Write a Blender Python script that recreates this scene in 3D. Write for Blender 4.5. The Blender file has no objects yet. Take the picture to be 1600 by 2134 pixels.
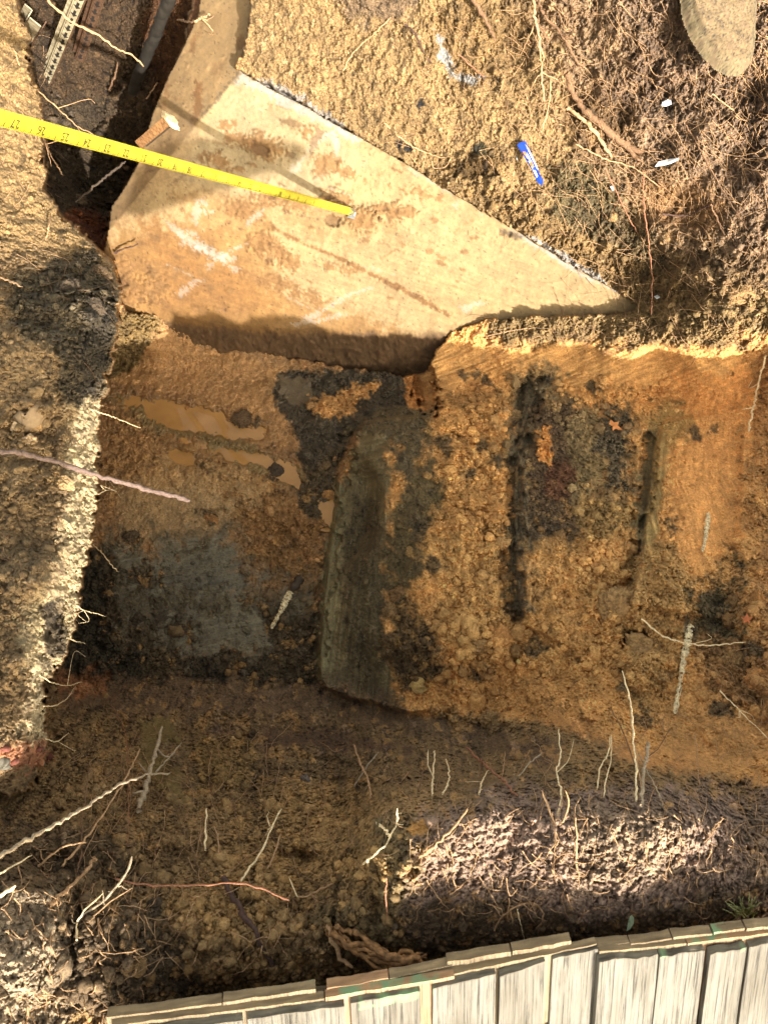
import bpy, math, random
import numpy as np
from mathutils import Vector, Matrix
C = bpy.context.scene.collection
R = math.radians
rnd = random.Random(7)
NR = np.random.RandomState(11)

# ------------------------------------------------------------------ camera
F = 1603.0; T = R(35); H = 1.91
ct, st = math.cos(T), math.sin(T)
cam = bpy.data.cameras.new('camera'); camo = bpy.data.objects.new('camera', cam); C.objects.link(camo)
camo.location = (0, 0, H); camo.rotation_euler = (T, 0, 0)
cam.sensor_fit = 'HORIZONTAL'; cam.sensor_width = 36; cam.lens = 36 * F / 1600
cam.dof.use_dof = True; cam.dof.focus_distance = 2.0; cam.dof.aperture_fstop = 15
cam.clip_start = 0.02; cam.clip_end = 2000
bpy.context.scene.camera = camo

# ------------------------------------------------------------------ light
SUN_EL, SUN_AZ = 16.2, 22.0          # elevation; degrees from -Y towards +X
Lw = Vector((math.cos(R(SUN_EL)) * math.sin(R(SUN_AZ)), -math.cos(R(SUN_EL)) * math.cos(R(SUN_AZ)), math.sin(R(SUN_EL))))
w = bpy.data.worlds.new('World'); bpy.context.scene.world = w; w.use_nodes = True
nt = w.node_tree; nt.nodes.clear()
sky = nt.nodes.new('ShaderNodeTexSky'); sky.sky_type = 'NISHITA'; sky.sun_disc = False
sky.sun_elevation = R(SUN_EL); sky.sun_rotation = R(180 - SUN_AZ)
sky.dust_density = 3.0; sky.ozone_density = 0.6; sky.air_density = 1.0
bg = nt.nodes.new('ShaderNodeBackground'); bg.inputs[1].default_value = 0.15
wo = nt.nodes.new('ShaderNodeOutputWorld')
hs = nt.nodes.new('ShaderNodeHueSaturation'); hs.inputs['Saturation'].default_value = .4; nt.links.new(sky.outputs[0], hs.inputs['Color'])
mx = nt.nodes.new('ShaderNodeMix'); mx.data_type = 'RGBA'; mx.blend_type = 'MULTIPLY'; mx.inputs[0].default_value = 1; mx.inputs[7].default_value = (1.04, 1.02, .88, 1)   # the phone's warm white balance in shade
nt.links.new(hs.outputs[0], mx.inputs[6]); nt.links.new(mx.outputs[2], bg.inputs[0]); nt.links.new(bg.outputs[0], wo.inputs[0])
sl = bpy.data.lights.new('sun', 'SUN'); slo = bpy.data.objects.new('sun', sl); C.objects.link(slo)
sl.energy = 3.3; sl.angle = R(0.5); sl.color = (1.0, 0.95, 0.87)
slo.rotation_euler = Lw.to_track_quat('Z', 'Y').to_euler()
vs = bpy.context.scene.view_settings
vs.view_transform = 'Standard'; vs.look = 'None'; vs.gamma = 1; vs.exposure = 2.0
bpy.context.scene.cycles.max_bounces = 5
bpy.context.scene.cycles.diffuse_bounces = 4

# ------------------------------------------------------------------ helpers
def lin(c):
    return np.array([(v / 255 / 12.92) if v / 255 <= .04045 else ((v / 255 + .055) / 1.055) ** 2.4 for v in c], np.float32)
def Sc(r, g, b):  # colour as seen in shade; high gain paints shaded soil lighter
    c = lin((r, g, b)); y = c @ np.array((.3, .59, .11), np.float32)
    return (c * .84 + y * .16 * np.array((1.15, 1.0, .78), np.float32)) * np.array((1.74, 1.68, 1.46), np.float32)
def Lc(r, g, b): return lin((r, g, b)) * np.array((.272, .264, .268), np.float32)  # colour as seen in sun; low gain paints sunlit surfaces darker
def unproj(px, py, d):
    x = (px - 800) / F * d; y = (1067 - py) / F * d
    return np.stack([x, y * ct + d * st, H + y * st - d * ct], -1)
def P(px, py, d): return Vector([float(v) for v in unproj(np.float64(px), np.float64(py), np.float64(d))])
def d_of_z(px, py, z): return (H - z) / (ct - (1067 - py) / F * st)
def Pz(px, py, z): return P(px, py, d_of_z(px, py, z))
def sstep(a, b, x):
    t = np.clip((x - a) / (b - a), 0, 1); return t * t * (3 - 2 * t)

_g = NR.normal(size=(256, 3)).astype(np.float32); _g /= np.linalg.norm(_g, axis=1)[:, None]
_p = NR.permutation(256).astype(np.int32); _p = np.concatenate([_p, _p, _p])
def perlin(x, y, z):
    xi = np.floor(x); yi = np.floor(y); zi = np.floor(z)
    fx = (x - xi).astype(np.float32); fy = (y - yi).astype(np.float32); fz = (z - zi).astype(np.float32)
    xi = xi.astype(np.int32) & 255; yi = yi.astype(np.int32) & 255; zi = zi.astype(np.int32) & 255
    u = fx * fx * fx * (fx * (fx * 6 - 15) + 10); v = fy * fy * fy * (fy * (fy * 6 - 15) + 10); q = fz * fz * fz * (fz * (fz * 6 - 15) + 10)
    out = 0
    for dx in (0, 1):
        a = _p[xi + dx]; wx = u if dx else 1 - u
        for dy in (0, 1):
            b = _p[a + ((yi + dy) & 255)]; wy = v if dy else 1 - v
            for dz in (0, 1):
                g = _g[_p[b + ((zi + dz) & 255)]]
                dot = g[..., 0] * (fx - dx) + g[..., 1] * (fy - dy) + g[..., 2] * (fz - dz)
                out = out + dot * wx * wy * (q if dz else 1 - q)
    return out * 1.5
def fbm(p, s, o=3, seed=0.0, gain=.5):
    t = 0; a = 1.0
    for k in range(o):
        f = s * 2 ** k
        t = t + a * perlin(p[..., 0] * f + seed + 7.3 * k, p[..., 1] * f + 3.1 * seed + 1.7 * k, p[..., 2] * f + 5.7 + seed)
        a *= gain
    return t
def worley(x, y, cell, seed):
    """distance to the nearest jittered point, in cells, and that cell's random number"""
    X = x / cell; Y = y / cell
    xi = np.floor(X).astype(np.int32); yi = np.floor(Y).astype(np.int32)
    best = np.full(X.shape, 9, np.float32); rid = np.zeros(X.shape, np.float32)
    for dx in (-1, 0, 1):
        for dy in (-1, 0, 1):
            cx = xi + dx; cy = yi + dy
            h = (cx * 374761393 + cy * 668265263 + seed * 974634777).astype(np.uint32)
            h = (h ^ (h >> 13)) * np.uint32(1274126177); h = h ^ (h >> 16)
            a = (h & 1023).astype(np.float32) / 1023; b = ((h >> 10) & 1023).astype(np.float32) / 1023; c = ((h >> 20) & 1023).astype(np.float32) / 1023
            d = np.sqrt((X - cx - a) ** 2 + (Y - cy - b) ** 2).astype(np.float32)
            m = d < best
            best = np.where(m, d, best); rid = np.where(m, c, rid)
    return best, rid

# ------------------------------------------------------------------ image-angle grid of the ground
STEP = 1.45
X0, X1, Y0, Y1 = -170, 1900, -150, 2300
nx = int((X1 - X0) / STEP); ny = int((Y1 - Y0) / STEP)
gx = np.linspace(X0, X1, nx, dtype=np.float32); gy = np.linspace(Y0, Y1, ny, dtype=np.float32)
PX, PY = np.meshgrid(gx, gy)
CS = 8
cx_ = np.arange(X0 - CS, X1 + 2 * CS, CS, dtype=np.float32); cy_ = np.arange(Y0 - CS, Y1 + 2 * CS, CS, dtype=np.float32)
CX, CY = np.meshgrid(cx_, cy_)
def up(a, qx=None, qy=None):
    qx = PX if qx is None else qx; qy = PY if qy is None else qy
    fx = (qx - cx_[0]) / CS; fy = (qy - cy_[0]) / CS
    ix = np.clip(fx.astype(np.int32), 0, a.shape[1] - 2); iy = np.clip(fy.astype(np.int32), 0, a.shape[0] - 2)
    tx = fx - ix; ty = fy - iy
    return (a[iy, ix] * (1 - tx) * (1 - ty) + a[iy, ix + 1] * tx * (1 - ty) + a[iy + 1, ix] * (1 - tx) * ty + a[iy + 1, ix + 1] * tx * ty).astype(np.float32)
def tps(pts, lam=1e-4):
    q = np.array([(a / 1000, b / 1000) for a, b, _ in pts]); v = np.array([p[2] for p in pts]); n = len(q)
    r = np.linalg.norm(q[:, None] - q[None], axis=-1)
    K = np.where(r > 0, r * r * np.log(r + 1e-12), 0) + lam * np.eye(n)
    A = np.zeros((n + 3, n + 3)); A[:n, :n] = K; A[:n, n] = 1; A[:n, n + 1:] = q; A[n, :n] = 1; A[n + 1:, :n] = q.T
    sol = np.linalg.solve(A, np.concatenate([v, [0, 0, 0]]))
    out = sol[n] + sol[n + 1] * CX / 1000 + sol[n + 2] * CY / 1000
    for i in range(n):
        r2 = (CX / 1000 - q[i, 0]) ** 2 + (CY / 1000 - q[i, 1]) ** 2
        out = out + sol[i] * .5 * r2 * np.log(r2 + 1e-12)
    return out.astype(np.float32)
def polysd(pts, qx, qy):
    """signed distance (negative inside) of a closed polygon"""
    n = len(pts); d = np.full(qx.shape, 1e9, np.float32); ins = np.zeros(qx.shape, bool)
    for i in range(n):
        ax, ay = pts[i]; bx, by = pts[(i + 1) % n]
        ex, ey = bx - ax, by - ay
        t = np.clip(((qx - ax) * ex + (qy - ay) * ey) / (ex * ex + ey * ey + 1e-9), 0, 1)
        d = np.minimum(d, (qx - ax - t * ex) ** 2 + (qy - ay - t * ey) ** 2)
        if ay != by:
            c = ((ay > qy) != (by > qy)) & (qx < (bx - ax) * (qy - ay) / (by - ay) + ax)
            ins ^= c
    d = np.sqrt(d)
    return np.where(ins, -d, d).astype(np.float32)
def zz(px, py, d): return float(unproj(np.float64(px), np.float64(py), np.float64(d))[2])

# the concrete faces (planes): main sloping face and the left return
def plane(a, b, c):
    n = (b - a).cross(c - a); n.normalize(); return n, n.dot(a)
fA, fB, fC = Pz(340, 660, .18), Pz(880, 690, .19), P(500, 150, 2.25)
N1, K1 = plane(fA, fB, fC)
def ray(px, py):
    y = (1067 - py) / F
    return (px - 800) / F, y * ct + st, y * st - ct
def dplane(n, k, px, py):
    a, b, c = ray(px, py)
    return (k - n.z * H) / (n.x * a + n.y * b + n.z * c)
E1 = P(500, 150, dplane(N1, K1, 500, 150)); E2 = P(228, 480, dplane(N1, K1, 228, 480))
N2, K2 = plane(E1, E2, P(320, 230, 2.40))
FACE1 = [(500, 150), (560, 185), (640, 225), (700, 262), (745, 285), (850, 345), (940, 402), (1090, 488), (1200, 560), (1345, 642), (1400, 720), (1000, 730), (905, 830), (590, 800), (335, 690), (230, 680), (210, 560), (228, 480)]
FACE2 = [(500, 150), (228, 480), (234, 430), (262, 390), (292, 335), (320, 235), (352, 160), (385, 95), (415, 30), (440, -160), (535, -160), (520, 0), (512, 100)]
SLABV = [(488, 140), (560, 178), (640, 222), (700, 258), (745, 283), (850, 345), (940, 402), (1090, 488), (1200, 560), (1335, 640), (1280, 655), (1180, 655), (1100, 660), (1000, 668), (940, 690), (905, 740), (885, 775), (840, 782), (720, 765), (600, 742), (500, 700), (400, 668), (340, 655), (262, 655), (245, 600), (238, 545), (205, 520), (232, 440), (262, 390), (292, 335), (322, 230), (385, 95), (432, -160), (530, -160), (520, 0), (512, 90)]

zp = []
def Z(*a):
    for x, y, z in a: zp.append((x, y, z))
def D(*a):
    for x, y, d in a: zp.append((x, y, zz(x, y, d)))
# pit floor
Z((250, 850, .02), (450, 860, 0), (600, 850, 0), (450, 1000, 0), (620, 1000, 0), (250, 1100, .02), (450, 1150, 0), (660, 1150, 0), (250, 1300, 0), (500, 1350, 0), (650, 1380, .01), (350, 740, .05), (500, 760, .02), (700, 860, .02), (800, 820, .03), (300, 670, .18), (240, 760, .1))
# clay wall and terraces to the right
Z((700, 1000, .03), (690, 1350, .02), (830, 950, .16), (830, 1150, .19), (820, 1350, .15), (760, 1150, .1), (950, 850, .17), (950, 1000, .22), (960, 1150, .27), (960, 1300, .26), (1200, 820, .17), (1200, 1000, .26), (1200, 1200, .31), (1200, 1400, .30), (1450, 850, .21), (1450, 1000, .28), (1450, 1200, .36), (1450, 1400, .40), (1590, 850, .24), (1590, 1050, .33), (1590, 1250, .42), (1700, 1250, .46))
Z((900, 1440, .16), (1100, 1500, .3), (1400, 1560, .44), (1600, 1560, .47), (750, 1450, .02))
# near slope
Z((200, 1440, .03), (400, 1430, .02), (600, 1440, .02), (200, 1560, .3), (400, 1560, .2), (600, 1560, .16), (800, 1560, .22), (1000, 1600, .38), (200, 1700, .5), (400, 1700, .42), (600, 1700, .38), (750, 1700, .45), (250, 1850, .62), (450, 1850, .56), (650, 1850, .54), (300, 2000, .64), (500, 1980, .6), (700, 1980, .6), (100, 2000, .72), (60, 1850, .74), (0, 2100, .76), (-150, 2200, .76), (100, 2200, .7))
Z((800, 1700, .665), (860, 1700, .68), (1000, 1665, .682), (1200, 1655, .69), (1350, 1660, .694), (1450, 1700, .70), (800, 1800, .694), (880, 1800, .70), (1050, 1760, .698), (1200, 1790, .703), (1400, 1780, .703), (1520, 1760, .675), (1600, 1740, .66), (1700, 1700, .66), (900, 1900, .64), (1050, 1900, .66), (1200, 1900, .66), (1400, 1900, .66), (1590, 1900, .62), (1300, 1600, .56), (1500, 1630, .54), (1100, 1600, .5))
Z((400, 2150, .45), (800, 2090, .45), (1200, 2060, .45), (1600, 2020, .45), (600, 2290, .35), (1200, 2290, .35), (1700, 2290, .35))
# far bank above the concrete
D((560, 150, 2.2), (530, 20, 2.12), (530, -140, 2.0), (640, 205, 2.22), (800, 0, 2.0), (800, 200, 2.16), (800, -140, 1.85), (900, 330, 2.27), (1050, 440, 2.3), (1200, 535, 2.375), (1345, 618, 2.40), (1100, 100, 2.02), (1100, 300, 2.16), (1400, 300, 2.1), (1500, 60, 1.95), (1600, 0, 1.9), (1600, -140, 1.8), (1200, -140, 1.85), (1600, 400, 2.05), (1450, 560, 2.2), (1600, 620, 2.12), (1700, 300, 2.0), (1700, 700, 2.1), (1560, 700, 2.13))
D((1000, 705, 2.47), (1150, 695, 2.41), (1300, 685, 2.34), (1420, 700, 2.24))
Z((1000, 775, .11), (1200, 770, .15), (1400, 775, .19), (1590, 780, .22))
d_main = d_of_z(CX, CY, tps(zp))
# upper left cavity
cp = [(250, -100, 2.75), (350, -100, 2.5), (400, 0, 2.55), (330, 60, 2.75), (200, 100, 2.85), (300, 160, 2.95), (200, 250, 3.0), (120, 100, 2.6), (110, 350, 2.8), (200, 400, 3.05), (270, 330, 3.1), (160, 460, 2.6), (215, 500, 2.7), (60, 0, 2.5), (330, 250, 3.0), (230, 450, 2.95)]
d_cav = tps(cp)
# left bank
zb = [(0, 560, .86), (100, 650, .85), (200, 650, .83), (100, 900, .80), (0, 900, .82), (200, 900, .77), (100, 1200, .79), (0, 1200, .82), (180, 1200, .73), (50, 1500, .76), (0, 1500, .79), (150, 1500, .66), (60, 1650, .70), (-150, 900, .84), (-150, 1600, .8), (150, 1650, .58), (0, 1750, .74)]
zb += [(a, b, zz(a, b, d)) for a, b, d in [(0, 0, 1.8), (60, 0, 1.85), (-150, -100, 1.7), (0, 250, 1.78), (90, 300, 1.86), (0, 430, 1.72), (120, 430, 1.84), (-150, 300, 1.7), (220, 540, 1.86)]]
d_bank = d_of_z(CX, CY, tps(zb))
BANK = [(-400, -400), (40, -400), (38, 0), (60, 70), (60, 130), (85, 220), (92, 330), (95, 400), (125, 445), (190, 505), (238, 545), (250, 610), (248, 680), (232, 745), (218, 815), (208, 900), (206, 980), (203, 1060), (186, 1150), (165, 1230), (152, 1330), (135, 1370), (92, 1420), (97, 1480), (102, 1560), (60, 1650), (-400, 1700)]
CAV = [(38, -400), (38, 0), (60, 70), (60, 130), (85, 220), (92, 330), (95, 400), (125, 445), (190, 505), (225, 530), (260, 480), (300, 400), (330, 300), (400, 200), (440, 60), (480, -160), (470, -400)]

Pl = unproj(PX, PY, up(d_main)).astype(np.float32)
LX = (PX - 800) / F * 1.9; LY = (1067 - PY) / F * 1.9       # a flat local sheet for cell patterns
q0 = np.stack([LX, LY, np.zeros_like(LX)], -1)
nA = fbm(q0, 9, 3, 1.0); nB = fbm(q0, 30, 3, 4.0); nC = fbm(q0, 90, 2, 9.0)
sd_bank = up(polysd(BANK, CX, CY)) + 10 * nB + 5 * nC
sd_cav = up(polysd(CAV, CX, CY))
sd_slab = up(polysd(SLABV, CX, CY)) + 5 * nB + 4 * nC
m_bank = sstep(3, -3, sd_bank); m_cav = sstep(3, -3, sd_cav); m_slab = sstep(2.5, -2.5, sd_slab)
def undercut(X, Y):
    """below its lower arris the footing turns back under itself"""
    ye = np.interp(X, [0, 262, 340, 430, 540, 640, 740, 860, 930, 1000, 1100, 1250, 1345, 2000], [640, 643, 657, 671, 681, 684, 682, 687, 680, 668, 662, 655, 645, 640])
    ye = ye + 2.5 * np.sin(X / 23.) + 1.5 * np.sin(X / 9. + 1)
    return (np.maximum(0, Y - ye) * 1.0 / F * 2.5 * .95).astype(np.float32)
dslab1 = dplane(N1, K1, PX, PY) + undercut(PX, PY); dslab2 = dplane(N2, K2, PX, PY)
side1 = up(polysd(FACE1, CX, CY)); side2 = up(polysd(FACE2, CX, CY))
dslab = np.where(side1 < side2, dslab1, dslab2)
D0 = up(d_main)
D0 = D0 * (1 - m_cav) + up(d_cav) * m_cav
D0 = np.where(m_slab > 0, D0 * (1 - m_slab) + (dslab + .05) * m_slab, D0)
# the bank rolls over towards its edge
db = up(d_bank) + .10 * np.clip(sstep(-75, 5, sd_bank), 0, 1) * sstep(480, 760, PY)
D0 = D0 * (1 - m_bank) + np.minimum(db, D0) * m_bank

PUD = [[(292, 838), (330, 832), (400, 845), (450, 858), (500, 885), (552, 892), (552, 920), (505, 916), (420, 900), (350, 894), (310, 870)],
       [(345, 902), (420, 922), (500, 940), (560, 952), (620, 964), (632, 1014), (600, 1014), (560, 980), (480, 958), (400, 930)],
       [(345, 938), (398, 946), (404, 970), (356, 968)], [(655, 1040), (698, 1036), (690, 1095), (672, 1085)], [(240, 830), (290, 825), (300, 850), (250, 850)]]
ring_ = 1e3
for pl in PUD:
    ring_ = np.minimum(ring_, up(polysd(pl, CX, CY)))
sdp = ring_ + 9 * nB + 6 * nC
okf = (1 - m_bank) * (1 - m_slab)
mr_ = sstep(110, 60, ring_) * okf
D0 = D0 * (1 - mr_) + d_of_z(PX, PY, .006) * mr_
mk = sstep(12, -10, sdp) * okf
D0 = D0 * (1 - mk) + d_of_z(PX, PY, -.009) * mk
M_PUD = 0
for pl in PUD: M_PUD = np.maximum(M_PUD, sstep(16, 0, up(polysd(pl, CX, CY))))
def raise_(poly, soft0, soft1, hh, fade=None):
    global D0
    m_ = sstep(soft1, -soft0, up(polysd(poly, CX, CY)) + 4 * nB)
    if fade is not None: m_ = m_ * sstep(fade[1], fade[0], PX)
    D0 = D0 - hh * m_ * (1 - m_slab) * (1 - m_bank)
raise_([(765, 868), (735, 905), (715, 945), (702, 1000), (690, 1080), (674, 1200), (664, 1320), (657, 1420), (700, 1450), (850, 1490), (1100, 1480), (1050, 870)], 10, 3, .055, (780, 1000))
raise_([(1100, 790), (1082, 900), (1072, 1050), (1078, 1200), (1090, 1300), (1300, 1400), (1300, 800)], 3, 6, .035, (1110, 1260))
raise_([(1380, 880), (1362, 960), (1350, 1060), (1334, 1180), (1315, 1260), (1600, 1300), (1600, 850)], 3, 6, .035, (1390, 1540))
raise_([(1530, 760), (1545, 1000), (1530, 1250), (1600, 1500), (1900, 1500), (1900, 760)], 10, 12, .02)
# broad hollows and hummocks: (x, y, rx, ry, angle, height)
HUMP = [(1000, 1345, 90, 60, 10, .030), (1290, 1275, 80, 60, 0, .035), (1010, 845, 70, 40, 0, .022), (960, 1030, 50, 150, 0, .022), (1270, 1050, 50, 140, 0, .018), (1040, 1150, 30, 150, 5, .016), (1220, 1160, 60, 90, 0, .02), (1440, 1000, 50, 150, 5, .018), (1350, 1400, 70, 50, 0, .022), (1180, 1330, 60, 60, 0, .02),
        (1480, 1300, 50, 70, 0, -.02), (1165, 940, 40, 90, 0, -.022), (880, 1200, 60, 60, 0, .02), (1570, 1250, 40, 60, 0, .02), (1500, 1520, 60, 40, 20, .022), (1120, 1450, 60, 40, 0, .02), (930, 1400, 60, 40, 20, .018),
        (470, 1600, 90, 40, 5, .03), (640, 1560, 120, 18, 6, .018), (850, 1600, 150, 16, 6, -.016), (640, 1620, 200, 16, 6, -.018), (300, 1590, 50, 80, 0, -.02), (700, 1750, 90, 50, 0, .03), (560, 1850, 80, 60, 0, .03), (420, 1900, 60, 70, 0, .022), (620, 1790, 60, 22, 0, -.03), (380, 1740, 70, 40, 0, .03), (250, 1760, 60, 40, 0, .025), (160, 1740, 60, 40, 0, .03), (100, 1800, 60, 30, 0, -.04), (330, 1960, 60, 40, 0, -.02), (450, 2020, 80, 30, 0, .02), (700, 1900, 60, 40, 0, .025), (780, 1850, 30, 60, 0, -.02), (190, 1830, 60, 40, 0, -.03),
        (1060, 90, 50, 60, 0, -.03), (1020, 200, 80, 20, 10, .02), (1060, 222, 70, 14, 10, -.02), (990, 330, 50, 16, -10, .02), (1000, 355, 60, 12, -10, -.02), (1220, 410, 80, 60, 20, .02), (1290, 240, 60, 40, 40, -.03), (1420, 430, 70, 40, 10, -.03), (1390, 490, 50, 30, 0, .03), (1480, 560, 80, 30, 20, .03), (1500, 620, 80, 16, 20, -.025), (1350, 190, 60, 50, 0, -.03), (1420, 215, 60, 14, 0, -.02), (1320, 80, 60, 60, 0, .025), (1540, 330, 60, 60, 0, -.03), (1560, 200, 40, 60, 0, -.03), (1300, 520, 60, 30, 30, .02), (1160, 430, 60, 30, 40, .02), (820, 220, 80, 60, 0, .012), (900, 100, 60, 60, 0, .012), (700, 120, 80, 80, 0, -.01),
        (60, 720, 70, 60, 0, .02), (180, 640, 60, 60, 0, .025), (150, 560, 50, 40, 0, .02), (60, 880, 50, 34, 0, -.025), (50, 1010, 60, 50, 0, .02), (70, 1190, 80, 60, 0, .035), (110, 1290, 20, 50, 10, -.03), (50, 1400, 60, 70, 0, .025), (130, 960, 40, 60, 0, .015), (60, 2000, 80, 80, 0, .025), (150, 1900, 20, 120, 0, -.03), (60, 1860, 60, 30, 0, .02)]
for hx, hy, rx, ry, an, hh in HUMP:
    a_ = R(an); dx = PX - hx + 14 * nB + 10 * nA; dy = PY - hy + 14 * nA
    uu = (dx * math.cos(a_) + dy * math.sin(a_)) / rx; vv = (-dx * math.sin(a_) + dy * math.cos(a_)) / ry
    D0 = D0 - hh * sstep(1.15, .35, np.sqrt(uu * uu + vv * vv)) * (1 - m_slab) * (1 - m_cav * (1 - m_bank)) * (1 - M_PUD)

# ------------------------------------------------------------------ soil colour and texture, place by place
shape = PX.shape
COL = np.empty(shape + (3,), np.float32); COL[:] = Sc(164, 118, 64)
ROU = np.full(shape, .6, np.float32); LUM = np.full(shape, .5, np.float32); WET = np.zeros(shape, np.float32); STR = np.zeros(shape, np.float32)
FLAT = np.zeros(shape, np.float32)
_k = [0]
def ell(cx, cy, rx, ry, a=0):
    a = R(a)
    return [(cx + rx * math.cos(t) * math.cos(a) - ry * math.sin(t) * math.sin(a), cy + rx * math.cos(t) * math.sin(a) + ry * math.sin(t) * math.cos(a)) for t in [i * math.pi / 8 for i in range(16)]]
def patch(poly, col=None, soft=12, warp=18, op=1.0, rou=None, lum=None, wet=None, strk=None, fine=8, mask=None, flat=None):
    _k[0] += 1; k = _k[0]
    xs = [p[0] for p in poly]; ys = [p[1] for p in poly]; pad = soft + warp * 1.5 + fine * 2 + 4
    i0 = max(0, int((min(xs) - pad - X0) / STEP)); i1 = min(nx, int((max(xs) + pad - X0) / STEP) + 1)
    j0 = max(0, int((min(ys) - pad - Y0) / STEP)); j1 = min(ny, int((max(ys) + pad - Y0) / STEP) + 1)
    if i1 <= i0 or j1 <= j0: return
    s = (slice(j0, j1), slice(i0, i1))
    c = (slice(max(0, int((gy[j0] - cy_[0]) / CS) - 1), int((gy[j1 - 1] - cy_[0]) / CS) + 3), slice(max(0, int((gx[i0] - cx_[0]) / CS) - 1), int((gx[i1 - 1] - cx_[0]) / CS) + 3))
    small = max(xs) - min(xs) < 260 or max(ys) - min(ys) < 260
    if small: sd = polysd(poly, PX[s], PY[s])
    else:
        full = np.full(CX.shape, 1e3, np.float32); full[c] = polysd(poly, CX[c], CY[c]); sd = up(full, PX[s], PY[s])
    r = lambda a, n: np.roll(a, (n * 131 % ny, n * 211 % nx), (0, 1))[s]
    sd = sd + warp * r(nB, k) + warp * .6 * r(nA, k + 3) + fine * r(nC, k)
    m = sstep(soft, -soft, sd) * op
    if mask is not None: m = m * mask[s]
    if col is not None: COL[s] = COL[s] * (1 - m[..., None]) + col * m[..., None]
    for A, v in ((ROU, rou), (LUM, lum), (WET, wet), (STR, strk), (FLAT, flat)):
        if v is not None: A[s] = A[s] * (1 - m) + v * m
rect = lambda a, b, c, d: [(a, b), (c, b), (c, d), (a, d)]
no_bank = (1 - m_bank) * (1 - m_cav)

# far bank
patch([(440, -200), (1800, -200), (1800, 700), (1330, 720), (900, 400), (500, 160)], Lc(224, 186, 128), 15, 10, rou=.6, lum=.35)
patch([(1000, -200), (1800, -200), (1800, 620), (1450, 560), (1250, 420), (1180, 200)], Lc(214, 178, 136), 60, 60, rou=.8, lum=.7, fine=25)
patch([(1250, -200), (1800, -200), (1800, 500), (1500, 480), (1350, 300)], Lc(200, 168, 138), 60, 60, op=.8, rou=.9, fine=25)
patch(ell(1010, 90, 110, 100), Lc(186, 150, 96), 30, 40, lum=.8, rou=.7, op=.7)
patch(ell(1220, 410, 85, 70, 20), Lc(146, 130, 88), 18, 25, rou=.9, lum=.5, fine=14)
patch(ell(1290, 490, 110, 40, 35), Lc(140, 122, 84), 20, 25, rou=.9, op=.8)
patch(ell(1420, 430, 90, 50, 15), Lc(200, 150, 92), 20, 25, rou=.4, lum=.4, op=.8)
patch(ell(1500, 560, 90, 40, 20), Lc(160, 130, 90), 25, 30, rou=.8, lum=.9, op=.7)
patch(ell(990, 345, 55, 22, -10), Lc(140, 108, 58), 10, 15, rou=.9)
patch(ell(1000, 310, 22, 14), Lc(92, 84, 52), 6, 8)
patch(ell(1250, 240, 70, 60, 50), Lc(150, 112, 62), 20, 30, op=.7)
patch(ell(1350, 170, 80, 60), Lc(150, 120, 96), 30, 40, op=.6)
patch(ell(1580, 250, 60, 90), Lc(140, 114, 96), 30, 40, op=.6)
patch(ell(850, 310, 14, 10), Lc(50, 46, 40), 4, 6); patch(ell(876, 215, 9, 9), Lc(60, 52, 40), 3, 3); patch(ell(833, 300, 9, 12), Lc(60, 52, 44), 3, 4)
patch(ell(800, -20, 90, 70), Lc(150, 128, 112), 20, 30, op=.6)
patch([(905, 60), (925, 95), (950, 150), (985, 158), (1010, 160), (990, 170), (940, 160), (915, 120)], Lc(225, 222, 215), 4, 7, fine=8, rou=.5)
patch([(520, 165), (560, 185), (640, 225), (690, 255), (720, 262), (690, 235), (600, 185), (540, 160)], Lc(226, 220, 212), 3, 6, fine=12, op=.85)
patch([(880, 365), (1000, 430), (1100, 500), (1340, 640), (1500, 690), (1590, 640), (1300, 540), (1050, 400)], Lc(204, 166, 108), 20, 15, rou=1, lum=.7, op=.8)
patch([(1060, 478), (1110, 500), (1160, 532), (1250, 588), (1285, 605), (1250, 575), (1130, 500)], Lc(235, 230, 222), 2, 4, fine=6, op=.9)
# shelf at the foot of the far bank
patch([(1000, 660), (1340, 640), (1800, 600), (1800, 730), (1500, 730), (1350, 730), (1200, 745), (1020, 730)], Lc(220, 184, 124), 10, 12, rou=1, lum=.6, strk=.6)

# pit floor
patch([(150, 600), (600, 700), (920, 760), (900, 900), (720, 960), (690, 1420), (600, 1440), (120, 1440), (150, 900)], Sc(118, 86, 54), 10, 10, mask=no_bank, rou=.45, lum=.25, wet=.35)
patch([(225, 700), (420, 660), (600, 750), (580, 820), (600, 930), (520, 900), (380, 820), (240, 790)], Sc(128, 94, 58), 15, 14, mask=no_bank, rou=.35, lum=.12, wet=.55)
patch([(350, 650), (560, 740), (620, 760), (560, 760), (420, 720)], Sc(112, 84, 56), 8, 8, rou=.2, lum=.1, wet=.6)
patch([(260, 650), (345, 655), (290, 760), (215, 800), (220, 700)], Lc(212, 176, 110), 8, 8, rou=.9, lum=.5, wet=0, mask=no_bank)
patch([(220, 860), (480, 900), (620, 1010), (560, 1090), (300, 1080), (210, 1000)], Sc(124, 92, 56), 20, 25, mask=no_bank, rou=.6, lum=.35, wet=.3)
patch(ell(430, 1020, 160, 70, 10), Sc(130, 102, 66), 25, 25, rou=.35, lum=.2, wet=.5, op=.8)
patch([(230, 830), (300, 830), (480, 900), (640, 990), (640, 1030), (500, 960), (300, 880)], Sc(98, 86, 56), 14, 20, op=.7, rou=.6, lum=.5)
patch([(240, 1010), (520, 1010), (560, 1090), (400, 1130), (240, 1130)], Sc(122, 100, 70), 25, 20, rou=.2, lum=.1, wet=.6, op=.8)
patch([(225, 1130), (500, 1110), (680, 1180), (680, 1340), (520, 1400), (200, 1380)], Sc(66, 58, 44), 45, 60, rou=.3, lum=.15, wet=.7, flat=.5, strk=.5, fine=18)
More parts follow.
